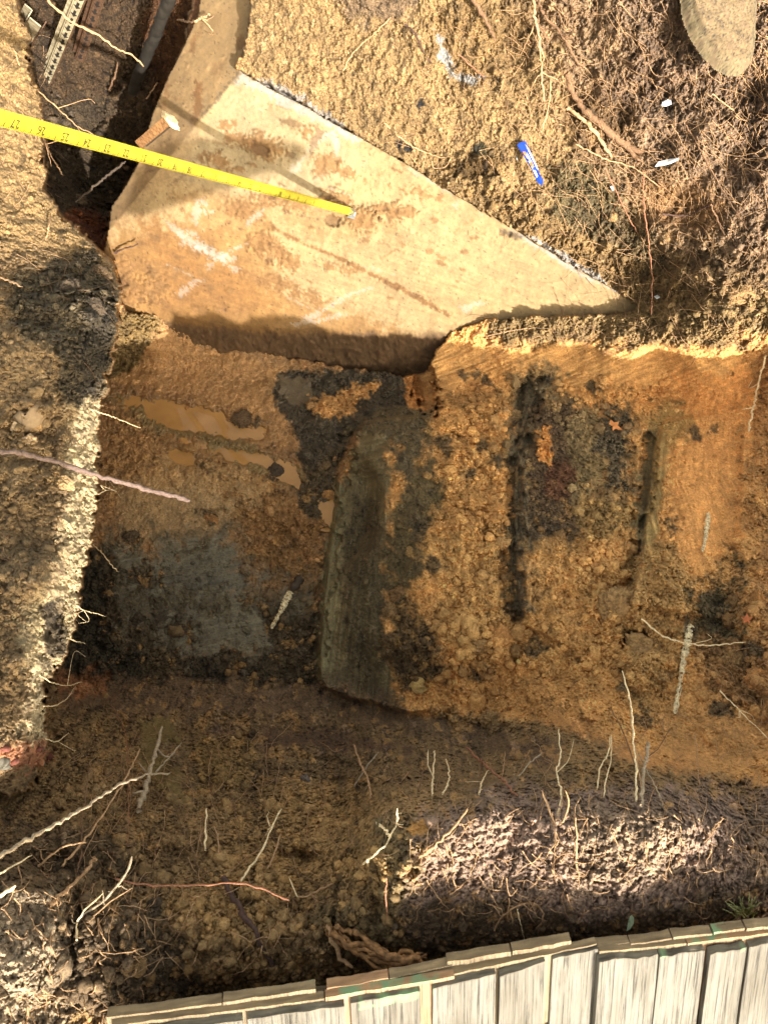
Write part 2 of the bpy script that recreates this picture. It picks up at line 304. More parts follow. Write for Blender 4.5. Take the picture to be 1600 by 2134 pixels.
patch([(240, 1150), (420, 1140), (600, 1185), (640, 1240), (480, 1245), (290, 1220)], Sc(82, 79, 70), 22, 55, op=.75, fine=28, rou=.08, lum=.0, wet=.95, strk=.6, flat=.8)
patch([(330, 1285), (480, 1275), (620, 1300), (560, 1350), (420, 1365), (340, 1330)], Sc(86, 82, 72), 16, 44, op=.75, fine=26, rou=.05, lum=.0, wet=.95, strk=.5, flat=.8)
patch([(490, 1040), (690, 1040), (680, 1260), (640, 1250), (530, 1200)], Sc(116, 82, 44), 40, 50, rou=.8, lum=.6, wet=.1, op=.75, fine=24)
patch([(120, 1140), (235, 1150), (240, 1340), (330, 1370), (660, 1370), (660, 1440), (100, 1440)], Sc(50, 42, 30), 15, 20, mask=no_bank, rou=.8, lum=.7, wet=.1)  # dark soil at the floor edge; also paints the shadow beside the bank
patch([(560, 1280), (690, 1290), (660, 1420), (560, 1400)], Sc(62, 50, 34), 15, 22, rou=.8, lum=.5)
patch(ell(430, 1210, 90, 14, 5), Sc(56, 54, 50), 10, 10, op=.5)
for x, y, r in ((270, 1120, 26), (300, 1200, 30), (245, 1200, 22), (440, 1080, 16), (430, 970, 14), (530, 880, 8), (240, 1290, 24), (330, 1290, 20), (390, 1310, 22), (410, 1330, 18), (300, 1330, 26), (480, 1370, 22), (330, 1390, 40)):
    patch(ell(x, y, r, r * .7), Sc(66, 54, 38), 10, 26, op=.85, fine=16, rou=.8, lum=.7, wet=0)
patch([(575, 770), (640, 775), (720, 770), (840, 780), (845, 850), (740, 900), (700, 960), (690, 1040), (640, 1010), (610, 900), (575, 830)], Sc(56, 48, 38), 6, 12, rou=.5, lum=.5, wet=.3)
patch([(580, 780), (650, 790), (650, 850), (600, 840), (582, 815)], Sc(74, 64, 52), 3, 4, rou=.05, lum=0, wet=.8)
patch([(650, 830), (740, 800), (790, 800), (740, 850), (700, 870), (660, 860)], Sc(144, 104, 58), 4, 14, rou=.6, lum=.7, wet=.1, fine=14)
patch([(840, 780), (890, 760), (890, 860), (850, 850)], Sc(142, 92, 40), 5, 8, rou=.5)
patch([(610, 1010), (700, 940), (700, 1100), (640, 1080)], Sc(66, 54, 38), 10, 18, rou=.6, lum=.6)
patch(ell(585, 985, 26, 20), Sc(48, 36, 26), 5, 6, rou=.9, lum=.5); patch(ell(575, 985, 12, 7), Sc(150, 100, 50), 3, 5)
patch(ell(505, 873, 20, 20), Sc(52, 40, 26), 4, 5, rou=.9)
# clay wall
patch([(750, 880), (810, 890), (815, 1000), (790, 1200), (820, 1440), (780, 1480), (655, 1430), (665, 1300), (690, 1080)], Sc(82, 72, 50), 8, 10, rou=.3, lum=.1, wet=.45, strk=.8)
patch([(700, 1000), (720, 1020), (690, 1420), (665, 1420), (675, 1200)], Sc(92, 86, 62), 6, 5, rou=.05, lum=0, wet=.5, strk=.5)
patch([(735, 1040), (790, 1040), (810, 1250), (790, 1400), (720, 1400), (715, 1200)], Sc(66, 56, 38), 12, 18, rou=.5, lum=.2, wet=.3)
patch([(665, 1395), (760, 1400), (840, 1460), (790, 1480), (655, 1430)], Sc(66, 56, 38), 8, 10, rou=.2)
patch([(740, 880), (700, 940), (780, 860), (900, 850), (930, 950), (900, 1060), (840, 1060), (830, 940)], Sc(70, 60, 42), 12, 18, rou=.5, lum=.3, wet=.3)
# terraces
patch([(880, 700), (1040, 720), (1340, 720), (1600, 740), (1760, 760), (1760, 850), (1500, 800), (1200, 800), (1000, 800), (890, 860)], Sc(150, 110, 62), 15, 15, rou=.2, lum=.12, strk=.8)
patch([(1000, 750), (1100, 770), (1060, 860), (960, 900), (930, 1020), (905, 900), (940, 820)], Sc(160, 116, 64), 12, 18, rou=.4, lum=.3)
patch(ell(960, 1020, 70, 160), Sc(166, 122, 68), 25, 30, rou=.8, lum=.8)
patch([(840, 1000), (900, 960), (930, 1040), (880, 1120), (870, 1260), (820, 1300), (800, 1150)], Sc(74, 62, 40), 15, 25, rou=.5, lum=.3)
patch([(880, 1120), (1040, 1100), (1070, 1300), (1000, 1380), (900, 1300)], Sc(162, 122, 70), 20, 25, rou=.75, lum=.6)
patch([(820, 1250), (900, 1290), (930, 1420), (830, 1450), (790, 1350)], Sc(80, 62, 40), 15, 20, rou=.8, lum=.7)
patch(ell(1000, 830, 70, 30), Sc(136, 100, 56), 15, 20, rou=.7, lum=.9)
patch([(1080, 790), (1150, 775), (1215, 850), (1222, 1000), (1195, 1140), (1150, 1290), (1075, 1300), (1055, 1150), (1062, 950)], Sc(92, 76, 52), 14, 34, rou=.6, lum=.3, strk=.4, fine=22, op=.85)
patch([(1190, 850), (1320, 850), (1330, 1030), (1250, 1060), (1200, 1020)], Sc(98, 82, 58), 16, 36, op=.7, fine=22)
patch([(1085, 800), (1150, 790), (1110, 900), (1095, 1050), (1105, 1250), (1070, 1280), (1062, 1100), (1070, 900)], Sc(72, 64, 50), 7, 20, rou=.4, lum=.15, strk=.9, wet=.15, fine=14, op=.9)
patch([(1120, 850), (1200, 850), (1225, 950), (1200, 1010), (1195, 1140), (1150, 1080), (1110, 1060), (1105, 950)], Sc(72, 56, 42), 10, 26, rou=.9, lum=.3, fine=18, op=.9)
patch(ell(1165, 1000, 30, 40), Sc(88, 54, 36), 10, 16, rou=.9, op=.8)
patch([(1195, 880), (1245, 870), (1260, 1010), (1230, 1030), (1195, 1010)], Sc(122, 104, 72), 14, 26, op=.8, rou=.8, fine=16)
patch([(1240, 860), (1305, 870), (1310, 1010), (1265, 1025), (1250, 960)], Sc(80, 70, 56), 12, 26, rou=.9, lum=.3, fine=12)
patch([(1120, 900), (1145, 890), (1150, 970), (1120, 960)], Sc(160, 106, 48), 3, 7, rou=.7, lum=.6, fine=10)
patch([(1100, 1050), (1180, 1100), (1110, 1130)], Sc(70, 56, 42), 8, 14, rou=.9)
patch([(1080, 1200), (1150, 1210), (1160, 1270), (1090, 1290)], Sc(72, 58, 44), 10, 16, rou=.8)
patch([(1110, 1150), (1230, 1130), (1300, 1200), (1330, 1330), (1250, 1420), (1100, 1420), (1100, 1300)], Sc(160, 118, 66), 25, 30, rou=.7, lum=.5)
patch(ell(1260, 1080, 60, 50), Sc(134, 106, 64), 20, 25, rou=.9, lum=.9)
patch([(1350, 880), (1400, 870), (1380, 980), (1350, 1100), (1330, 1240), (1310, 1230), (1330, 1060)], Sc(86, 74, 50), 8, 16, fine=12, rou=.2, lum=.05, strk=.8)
patch([(1370, 900), (1400, 900), (1360, 1180), (1335, 1230), (1350, 1080)], Sc(120, 98, 58), 5, 6, rou=.1, lum=.05, strk=.9)
patch([(1400, 780), (1560, 780), (1590, 950), (1540, 1100), (1460, 1200), (1400, 1160), (1400, 950)], Sc(168, 116, 60), 20, 26, rou=.3, lum=.15, strk=.55)
patch(ell(1390, 880, 50, 40), Sc(132, 104, 58), 15, 30, rou=.5, op=.8)
patch([(1310, 1170), (1400, 1150), (1440, 1250), (1400, 1400), (1340, 1480), (1300, 1400)], Sc(136, 105, 62), 24, 40, op=.85, rou=.8, lum=.6)
patch([(1440, 1230), (1540, 1180), (1550, 1330), (1500, 1400), (1450, 1380)], Sc(78, 66, 46), 18, 34, rou=.9, lum=.5, fine=20)
patch([(1560, 700), (1780, 650), (1780, 1500), (1600, 1500), (1545, 1250), (1570, 1000)], Sc(146, 105, 60), 30, 40, rou=.8, lum=.35)
patch([(1390, 1430), (1480, 1400), (1560, 1440), (1600, 1560), (1480, 1640), (1380, 1560)], Sc(150, 108, 60), 18, 22, rou=.35, lum=.3)
patch([(1430, 1350), (1600, 1330), (1600, 1480), (1520, 1480)], Sc(124, 90, 54), 18, 30, rou=.8, lum=.8)
patch([(1130, 1480), (1330, 1560), (1470, 1620), (1400, 1640), (1180, 1560)], Sc(140, 98, 54), 14, 18, rou=.4, lum=.2, strk=.5)
for x, y, rx, ry in ((930, 930, 12, 22), (985, 780, 25, 8), (1015, 800, 14, 10), (870, 1100, 18, 30), (975, 985, 14, 12), (1010, 930, 12, 14), (1040, 960, 10, 16), (905, 1180, 12, 20), (1085, 1270, 30, 20), (1240, 800, 20, 8), (1450, 900, 14, 16), (1400, 1100, 10, 26), (1270, 1030, 16, 10), (1480, 890, 10, 10), (1000, 1400, 20, 14), (1110, 1350, 20, 18), (1430, 1300, 12, 30), (1560, 1360, 30, 20), (1500, 1480, 20, 14), (1300, 1420, 14, 24), (1350, 1500, 22, 18)):
    patch(ell(x, y, rx, ry), Sc(66, 56, 42), 6, 14, rou=.7, op=.85)
# near slope
patch([(100, 1430), (660, 1430), (850, 1480), (1130, 1500), (1360, 1600), (1600, 1640), (1800, 1650), (1800, 2300), (-200, 2300), (-200, 1640), (90, 1560)], Sc(108, 85, 56), 14, 16, rou=.9, lum=.6, mask=no_bank)
patch([(120, 1425), (700, 1425), (900, 1500), (1180, 1540), (1160, 1600), (900, 1570), (600, 1500), (120, 1480)], Sc(80, 62, 46), 18, 26, rou=.45, lum=.25, strk=.5, mask=no_bank)
patch([(100, 1395), (220, 1400), (235, 1450), (140, 1460)], Sc(122, 76, 42), 14, 20, op=.8, rou=.6, mask=no_bank)
patch([(290, 1500), (350, 1500), (420, 1640), (380, 1680), (300, 1600)], Sc(88, 74, 42), 10, 10, rou=.15, lum=.1, strk=.5)
patch([(340, 1560), (700, 1500), (1150, 1600), (1400, 1660), (1100, 1660), (850, 1660), (400, 1660)], Sc(96, 76, 52), 20, 25, rou=.8, lum=.6)
patch([(400, 1540), (520, 1540), (520, 1650), (420, 1640)], Sc(104, 82, 48), 15, 20, lum=.9)
patch([(430, 1520), (700, 1520), (850, 1560), (600, 1560)], Sc(70, 52, 40), 14, 20, rou=.4)
patch([(530, 1640), (830, 1660), (820, 1880), (680, 1840), (420, 1960), (300, 1900), (480, 1780)], Sc(126, 98, 60), 30, 45, op=.8, rou=1, lum=.5)
patch([(0, 1700), (260, 1740), (330, 1860), (180, 1870), (0, 1850)], Sc(78, 62, 44), 20, 30, rou=.9, lum=.6)
patch([(120, 1880), (330, 1880), (420, 2060), (210, 2130), (100, 2100)], Sc(72, 58, 44), 20, 30, rou=.9, lum=.6)
patch([(-200, 1880), (130, 1850), (140, 2300), (-200, 2300)], Lc(250, 222, 182), 20, 20, rou=.9, lum=.4)
patch([(640, 1900), (840, 1880), (850, 1960), (700, 2010)], Sc(84, 68, 44), 15, 20, lum=.9)
patch([(790, 1720), (900, 1700), (900, 1780), (860, 1890), (800, 1860)], Lc(216, 186, 130), 14, 22, rou=1, lum=.9, fine=16)
patch([(880, 1700), (1050, 1650), (1400, 1645), (1800, 1660), (1800, 1900), (850, 1960), (860, 1850)], Lc(240, 204, 176), 26, 34, rou=1.0, lum=.2)  # sunlit mound, painted paler than the same soil by the fence
patch([(1200, 1680), (1400, 1690), (1430, 1800), (1200, 1860)], Lc(246, 214, 176), 20, 30, rou=1.1, lum=.2, op=.7)
patch([(840, 1880), (1050, 1880), (1250, 1930), (1520, 1860), (1540, 1960), (1100, 2000), (860, 1990)], Sc(78, 62, 48), 16, 28, rou=.7, lum=.5)  # same soil in the fence's shadow, painted darker
patch([(1540, 1680), (1800, 1640), (1800, 2000), (1530, 1980)], Sc(92, 74, 58), 16, 40, op=.5, rou=.9, lum=.6)
patch(ell(870, 1725, 22, 14), Sc(140, 100, 50), 5, 6, rou=.3)
# left bank
mb = m_bank
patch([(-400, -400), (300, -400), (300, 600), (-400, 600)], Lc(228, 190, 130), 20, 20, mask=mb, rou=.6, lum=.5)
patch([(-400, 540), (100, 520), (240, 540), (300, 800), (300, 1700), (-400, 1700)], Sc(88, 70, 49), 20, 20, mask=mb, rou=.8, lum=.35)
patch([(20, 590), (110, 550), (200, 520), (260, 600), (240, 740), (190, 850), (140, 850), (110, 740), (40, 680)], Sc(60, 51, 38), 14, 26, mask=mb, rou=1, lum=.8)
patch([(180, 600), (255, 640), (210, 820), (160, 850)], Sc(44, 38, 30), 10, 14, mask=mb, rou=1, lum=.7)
patch([(150, 850), (220, 820), (225, 1000), (190, 1180), (170, 1260), (140, 1380), (100, 1420), (105, 1560), (60, 1560), (40, 1300), (120, 1150), (140, 1000)], Lc(250, 226, 176) * 1.3, 18, 22, mask=mb, rou=.75, lum=.1)  # sunlit edge of the bank, its brightness painted into the colour
patch([(0, 860), (100, 850), (120, 1000), (60, 1080), (0, 1050)], Sc(96, 76, 52), 20, 30, mask=mb, rou=.8, lum=.8)
patch([(80, 1250), (130, 1240), (140, 1360), (100, 1390)], Sc(60, 50, 38), 8, 14, mask=mb, rou=.8)
patch([(-100, 1560), (90, 1555), (110, 1590), (60, 1610), (-100, 1600)], Sc(118, 66, 46), 6, 18, rou=.8, op=.6, fine=16)
for x, y, r in ((60, 760, 60), (40, 1000, 40), (60, 1180, 70)):
    patch(ell(x, y, r, r), Sc(84, 68, 48), 20, 20, mask=mb, rou=.5, lum=.3, op=.6)
inp = M_PUD
# cavity
patch([(20, -400), (480, -400), (440, 100), (330, 300), (250, 480), (215, 540), (90, 470), (40, 100)], Sc(56, 41, 26), 8, 8, mask=m_cav * (1 - m_bank), rou=.9, lum=.8)  # cavity soil painted darker to carry the deep shade
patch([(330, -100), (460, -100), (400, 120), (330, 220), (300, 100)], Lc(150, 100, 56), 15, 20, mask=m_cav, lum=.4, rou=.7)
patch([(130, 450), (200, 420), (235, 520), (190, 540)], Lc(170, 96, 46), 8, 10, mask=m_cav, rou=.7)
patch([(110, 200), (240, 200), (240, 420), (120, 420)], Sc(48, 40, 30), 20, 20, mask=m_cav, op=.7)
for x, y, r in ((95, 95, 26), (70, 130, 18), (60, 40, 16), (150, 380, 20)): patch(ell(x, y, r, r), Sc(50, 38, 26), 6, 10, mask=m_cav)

# ------------------------------------------------------------------ relief
wr_ = sstep(34, 0, np.minimum(ring_, 1e3) + 8 * nB) * okf; WET = np.maximum(WET, wr_); COL = COL * (1 - .25 * wr_)[..., None]
LUM = LUM * (1 - M_PUD * .85); ROU = ROU * (1 - M_PUD * .7); FLAT = np.maximum(FLAT, M_PUD)
FLOOR = sstep(40, -40, up(polysd([(215, 800), (480, 790), (600, 850), (690, 1000), (670, 1420), (150, 1430)], CX, CY)))
FLAT = np.maximum(FLAT, FLOOR * .75)
P0 = unproj(PX, PY, D0).astype(np.float32)
scale = D0 / 1.9
lx = (PX - 800) / F * D0; ly = (1067 - PY) / F * D0 + 5
g1 = fbm(P0, 120, 2, 13.0); g2 = fbm(P0, 110, 2, 17.0)
wx = lx + .014 * nB + .004 * g1; wy = ly + .012 * nC + .004 * g2
def dome(cell, seed, cut=.72):
    f, r = worley(wx, wy, cell, seed)
    t_ = np.clip(1 - f / cut, 0, 1); tilt = ((r * 7.3) % 1 - .5) * np.sin(lx / cell * 2.1 + r * 9) + ((r * 13.7) % 1 - .5) * np.sin(ly / cell * 1.9 + r * 5)
    return np.minimum(1, 2.6 * t_) * (.55 + .45 * t_ + .5 * tilt * t_ + .35 * g1 * np.minimum(1, 2 * t_)) * (r > .25) * (.4 + .9 * r), r
disp = .018 * fbm(P0, 7, 3, 2.0) * (1 - FLAT)
b1, r1 = dome(.075, 3); b2, r2 = dome(.034, 5); b3, r3 = dome(.017, 8, .68); b4, r4 = dome(.0085, 12, .66)
patchy = sstep(-.15, .35, nA)
patchy2 = sstep(-.3, .25, nB)
f1 = fbm(P0, 40, 3, 6.0, .6); f2 = fbm(P0, 150, 2, 3.0, .6)
ridg = 1 - np.abs(fbm(P0, 60, 2, 8.0)) * 2
f3 = fbm(P0, 330, 2, 5.0, .7)
def billow(p, s, o, seed, gain=.55):
    t_ = 0; a_ = 1.0
    for k in range(o):
        f = s * 2.1 ** k; t_ = t_ + a_ * (np.minimum(np.abs(perlin(p[..., 0] * f + seed + 3.3 * k, p[..., 1] * f + 1.9 * seed, p[..., 2] * f + 2.2 * k)), .5) * 2 - .35); a_ *= gain
    return t_
PW = np.stack([lx + .004 * g1, ly + .004 * g2, P0[..., 2] * .25], -1)
bil = billow(PW, 22, 5, 41.0, .56)
sgn = sstep(-.12, .12, np.roll(nA, 333, 1) + .5 * np.roll(nB, 77, 0)); bil = bil * sgn - .75 * (bil + .12) * (1 - sgn)
bb = .15 + 1.3 * np.clip(bil + .3, 0, 1)
disp = disp + LUM * (.024 * b1 * bb * patchy * sstep(.35, .8, LUM) + .0085 * b2 * bb * patchy2 + .0030 * b3 * (.5 + .5 * patchy)) + (.3 + .7 * LUM) * ROU * (.0022 * b4) 
disp = disp + ROU * (.5 + .5 * LUM) * .024 * bil * (1 - .6 * STR)
bil2 = billow(PW, 8, 3, 57.0, .5)
disp = disp + .022 * bil2 * sstep(.1, .6, LUM) * (1 - FLAT)
cr = np.abs(fbm(P0, 28, 3, 19.0, .6)); cr2 = np.abs(fbm(P0, 75, 2, 23.0, .6))
disp = disp - (ROU * .012 * sstep(.10, 0, cr) * patchy2 + ROU * .007 * sstep(.14, 0, cr2)) * (1 - .7 * STR)
disp = disp + ROU * (.0110 * f1 + .0072 * f2 + .0022 * f3) + ROU * np.clip(ROU - .5, 0, 1) * .009 * ridg * (1 - STR)
# scraped streaks: long grooves
sa = np.where(PX > 1000, R(62), R(8)); sa = np.where((PY > 1000) & (PX > 650), R(84), sa); sa = np.where((PY < 820) & (PX > 850), R(20), sa)
u_ = lx * np.cos(sa) + ly * np.sin(sa); v_ = -lx * np.sin(sa) + ly * np.cos(sa)
qs = np.stack([u_ * 8, v_ * 110, np.zeros_like(u_)], -1)
sN = fbm(qs, 1, 3, 2.0, .6)
disp = disp + STR * .0055 * sN + STR * .004 * fbm(np.stack([u_ * 4, v_ * 30, np.zeros_like(u_)], -1), 1, 1, 5.0)
# hard steps in the terraces
def groove(pts, width, depth):
    d = np.full(CX.shape, 1e6, np.float32)
    for (ax, ay), (bx, by) in zip(pts[:-1], pts[1:]):
        ex, ey = bx - ax, by - ay
        t = np.clip(((CX - ax) * ex + (CY - ay) * ey) / (ex * ex + ey * ey), 0, 1)
        d = np.minimum(d, (CX - ax - t * ex) ** 2 + (CY - ay - t * ey) ** 2)
    d = up(np.sqrt(d)) + 20 * nB + 16 * nA + 8 * nC
    return depth * sstep(width, width * .2, d)
cut = groove([(1118, 790), (1092, 860), (1084, 920), (1070, 1000), (1076, 1100), (1066, 1180), (1082, 1290)], 26, .045)
cut = cut + groove([(1352, 920), (1345, 1050), (1325, 1150), (1308, 1240)], 16, .03)
cut = cut + groove([(1000, 1385), (1030, 1350)], 10, .02) + groove([(1300, 1330), (1330, 1320)], 12, .04) + groove([(885, 775), (890, 840)], 18, .08)
cut = cut + groove([(660, 1425), (668, 1300), (690, 1100), (725, 920)], 12, .02)
cut = cut + groove([(520, 320), (590, 300)], 1, 0)
disp = disp - cut
disp = disp * scale
# no relief where the concrete hides the soil; bumps stay under their own ledge
DM = D0 - disp * (1 - m_slab)
COLV = COL * (1 + .20 * nB + .12 * nA + .10 * nC + .10 * f2)[..., None]
tint = (.80 + .35 * r3)[..., None] * (.92 + .14 * r4)[..., None] * np.where(LUM[..., None] > .3, (.86 + .25 * r2)[..., None], 1)
COLV = COLV * (1 + (tint - 1) * np.clip(ROU + .1, 0, 1)[..., None])
# scraped clay carries streaks of its own colour
COLV = COLV * (1 + .35 * STR * sN)[..., None]
hol = np.clip(-f1, 0, 1) * ROU
# damp soil shows darker grains of organic matter
spk = (r4 > .93) & (ROU > .4)
COLV = np.where(spk[..., None], COLV * .45, COLV)
spk2 = (r4 < .035) & (ROU > .3)
COLV = np.where(spk2[..., None], COLV * 1.5 + .02, COLV)
# stray orange crumbs on dark ground and dark on orange
fl = (nC * .6 + nB > .48) & (PY > 1000) & (PX > 200) & (ROU > .4) & (LUM > .2) & (m_bank < .5)
COLV = np.where(fl[..., None], COLV * .55 + .45 * Sc(142, 106, 60), COLV)
# the cut faces of the bank, seen only from the side: plain brown subsoil
gap = np.zeros(shape, np.float32); dd_ = np.abs(np.diff(DM, axis=1)); gap[:, 1:] = dd_; gap[:, :-1] = np.maximum(gap[:, :-1], dd_)
gm = (gap > .05)[..., None]
COLV = np.where(gm, Sc(104, 78, 48) * (1 + .25 * nA)[..., None], COLV)
COLV = np.clip(COLV, .008, .8)

def dsurf(px, py, off=0.0):
    ix = np.clip(((np.asarray(px) - X0) / (X1 - X0) * (nx - 1)).round().astype(int), 0, nx - 1)
    iy = np.clip(((np.asarray(py) - Y0) / (Y1 - Y0) * (ny - 1)).round().astype(int), 0, ny - 1)
    d = DM[iy, ix]
    s = m_slab[iy, ix] > .5
    return np.where(s, dslab[iy, ix], d) - off
def csurf(px, py):
    ix = np.clip(((np.asarray(px) - X0) / (X1 - X0) * (nx - 1)).round().astype(int), 0, nx - 1)
    iy = np.clip(((np.asarray(py) - Y0) / (Y1 - Y0) * (ny - 1)).round().astype(int), 0, ny - 1)
    return COLV[iy, ix]

# ------------------------------------------------------------------ materials
def newmat(name):
    m = bpy.data.materials.new(name); m.use_nodes = True; t = m.node_tree; t.nodes.clear()
    o = t.nodes.new('ShaderNodeOutputMaterial'); b = t.nodes.new('ShaderNodeBsdfPrincipled'); t.links.new(b.outputs[0], o.inputs[0])
    return m, t, b
def node(t, k, **kw):
    n = t.nodes.new(k)
    for a, v in kw.items():
        if a.startswith('i_'): n.inputs[a[2:].replace('_', ' ')].default_value = v
        else: setattr(n, a, v)
    return n
def mult(t, a, b):
    n = node(t, 'ShaderNodeMix', data_type='RGBA', blend_type='MULTIPLY'); n.inputs[0].default_value = 1
    t.links.new(a, n.inputs[6]); t.links.new(b, n.inputs[7]); return n.outputs[2]
def mixc(t, f, a, b):
    n = node(t, 'ShaderNodeMix', data_type='RGBA')
    if f is not None: t.links.new(f, n.inputs[0])
    for v, i in ((a, 6), (b, 7)):
        if isinstance(v, tuple): n.inputs[i].default_value = v + (1,)
        else: t.links.new(v, n.inputs[i])
    return n.outputs[2]
def ramp(t, src, stops):
    r = node(t, 'ShaderNodeValToRGB'); e = r.color_ramp.elements
    e[0].position, e[0].color = stops[0][0], tuple(stops[0][1]) + (1,)
    e[1].position, e[1].color = stops[-1][0], tuple(stops[-1][1]) + (1,)
    for p_, c_ in stops[1:-1]:
        x = e.new(p_); x.color = tuple(c_) + (1,)
    t.links.new(src, r.inputs[0]); return r.outputs[0]
def noise(t, scale, detail=4, rough=.6, coord='Object', vec=None, stretch=None):
    n = node(t, 'ShaderNodeTexNoise', i_Scale=scale, i_Detail=detail, i_Roughness=rough)
    if vec is None:
        tc = node(t, 'ShaderNodeTexCoord'); vec = tc.outputs[coord]
    if stretch:
        mp = node(t, 'ShaderNodeMapping'); mp.inputs['Scale'].default_value = stretch; t.links.new(vec, mp.inputs[0]); vec = mp.outputs[0]
    t.links.new(vec, n.inputs['Vector']); return n.outputs['Fac']
def bump(t, b, h, strength=.5, dist=.003):
    n = node(t, 'ShaderNodeBump', i_Strength=strength, i_Distance=dist); t.links.new(h, n.inputs['Height']); t.links.new(n.outputs[0], b.inputs['Normal'])
def soil_mat(name='soil', wet=True, bs=.6):
    m, t, b = newmat(name)
    a = node(t, 'ShaderNodeAttribute', attribute_name='Col')
    n1 = noise(t, 190, 4, .8); n2 = noise(t, 45, 4, .6)
    c = mult(t, a.outputs['Color'], ramp(t, n1, [(.3, (.50, .48, .46)), (.5, (1, 1, 1)), (.72, (1.42, 1.40, 1.34))]))
    c = mult(t, c, ramp(t, n2, [(.3, (.80, .80, .82)), (.7, (1.15, 1.13, 1.1))]))
    t.links.new(c, b.inputs['Base Color'])
    if wet:
        wv = node(t, 'ShaderNodeAttribute', attribute_name='Wet')
        mr = node(t, 'ShaderNodeMapRange'); mr.inputs[3].default_value = .95; mr.inputs[4].default_value = .28
        t.links.new(wv.outputs['Fac'], mr.inputs[0]); t.links.new(mr.outputs[0], b.inputs['Roughness'])
    else: b.inputs['Roughness'].default_value = .95
    b.inputs['Specular IOR Level'].default_value = .35
    bump(t, b, n1, bs, .005)
    return m
M = {}
M['soil'] = soil_mat()
M['crumb'] = soil_mat('soil_crumbs', False, .8)
def concrete_mat():
    m, t, b = newmat('concrete_with_sand')
    a = node(t, 'ShaderNodeAttribute', attribute_name='Col')
    n1 = noise(t, 300, 3, .7); n2 = noise(t, 14, 5, .65); n3 = noise(t, 90, 3, .6)
    c = mult(t, a.outputs['Color'], ramp(t, n1, [(.3, (.85, .84, .82)), (.7, (1.1, 1.1, 1.1))]))
    c = mult(t, c, ramp(t, n2, [(.3, (.88, .85, .80)), (.7, (1.08, 1.08, 1.08))]))
    c = mult(t, c, ramp(t, n3, [(.3, (.9, .89, .87)), (.7, (1.06, 1.06, 1.06))]))
    t.links.new(c, b.inputs['Base Color']); b.inputs['Roughness'].default_value = .9
    bump(t, b, n1, .25, .002); return m
M['conc'] = concrete_mat()
def simple(name, col, rough=.7, sc=60, var=.25, metallic=0, stretch=None, bs=.3, bd=.002, spec=.4):
    m, t, b = newmat(name)
    n = noise(t, sc, 4, .65, stretch=stretch)
    lo = tuple(max(0, c * (1 - var)) for c in col); hi = tuple(min(1, c * (1 + var)) for c in col)
    t.links.new(ramp(t, n, [(.3, lo), (.7, hi)]), b.inputs['Base Color'])
    b.inputs['Roughness'].default_value = rough; b.inputs['Metallic'].default_value = metallic; b.inputs['Specular IOR Level'].default_value = spec
    bump(t, b, n, bs, bd); return m
L_ = lambda r, g, b: tuple(float(v) for v in lin((r, g, b)))
M['root_tan'] = simple('root_bark_tan', L_(158, 124, 90), .85, 220, .45)
M['root_pale'] = simple('root_pale', L_(216, 192, 150), .85, 220, .4)
M['root_brown'] = simple('root_bark_brown', L_(102, 76, 54), .9, 220, .45)
M['root_dark'] = simple('root_bark_dark', L_(70, 50, 42), .9, 200, .5)
M['root_purple'] = simple('root_bark_purple', L_(96, 78, 70), .88, 200, .45)
M['root_red'] = simple('root_red', L_(136, 90, 66), .85, 220, .35)
M['root_grey'] = simple('root_grey', L_(150, 132, 108), .9, 200, .45)
M['stick_dark'] = simple('stick_dark', L_(62, 50, 38), .8, 90, .4)
M['bark_white'] = simple('white_bark', L_(206, 186, 146), .8, 130, .6, bs=.9)
M['steel'] = simple('galvanised_steel', L_(150, 138, 112), .65, 60, .45, .05)
M['rust'] = simple('rusty_steel', L_(80, 56, 38), .8, 80, .5)
M['hole'] = simple('punched_hole_dark', L_(30, 24, 20), .9)
M['pipe'] = simple('black_rubber', L_(42, 38, 33), .6, 30, .3)
M['white'] = simple('white_plastic', L_(160, 160, 158), .4, 40, .06)
M['blue'] = simple('blue_foil', L_(22, 52, 140), .35, 40, .15)
M['orange'] = simple('orange_print', L_(220, 110, 50), .5, 40, .1)
M['wsheath'] = simple('wrapper_white', L_(165, 167, 172), .4, 40, .05)
M['black'] = simple('black_ink', L_(34, 32, 26), .7, 50, .1)
M['redink'] = simple('red_ink', L_(200, 90, 40), .7, 50, .1)
M['leafg'] = simple('leaf_grey_green', L_(150, 164, 132), .7, 60, .15)
M['leafb'] = simple('leaf_brown', L_(176, 112, 62), .8, 60, .25)
M['leafo'] = simple('leaf_orange', L_(150, 84, 48), .8, 60, .25)
M['grass'] = simple('grass_blade', L_(150, 150, 96), .8, 60, .3)
M['brick'] = simple('brick_red', L_(98, 54, 42), .95, 90, .35, bs=.6)
M['slate'] = simple('slate_grey', L_(84, 78, 68), .85, 40, .3)
M['rock'] = simple('stone_tan', L_(126, 104, 78), .92, 40, .3, bs=.8, bd=.004)
M['stone'] = simple('stone_grey', L_(196, 182, 154), .92, 55, .3, bs=.6, bd=.003)
M['metal'] = simple('tin', L_(150, 150, 145), .35, 40, .2, .8)
M['orangeclay'] = simple('orange_clay', L_(150, 108, 64), .95, 60, .3, bs=.9, bd=.004)
M['darkclay'] = simple('dark_clay', L_(62, 50, 38), .85, 60, .35, bs=.9, bd=.004)
M['greyclay'] = simple('brown_clay', L_(124, 102, 74), .95, 60, .3, bs=.9, bd=.004)
m, t, b = newmat('yellow_tape'); n = noise(t, 25, 3, .6)
t.links.new(ramp(t, n, [(.3, L_(160, 146, 34)), (.7, L_(174, 160, 48))]), b.inputs['Base Color']); b.inputs['Roughness'].default_value = .35; M['tape'] = m
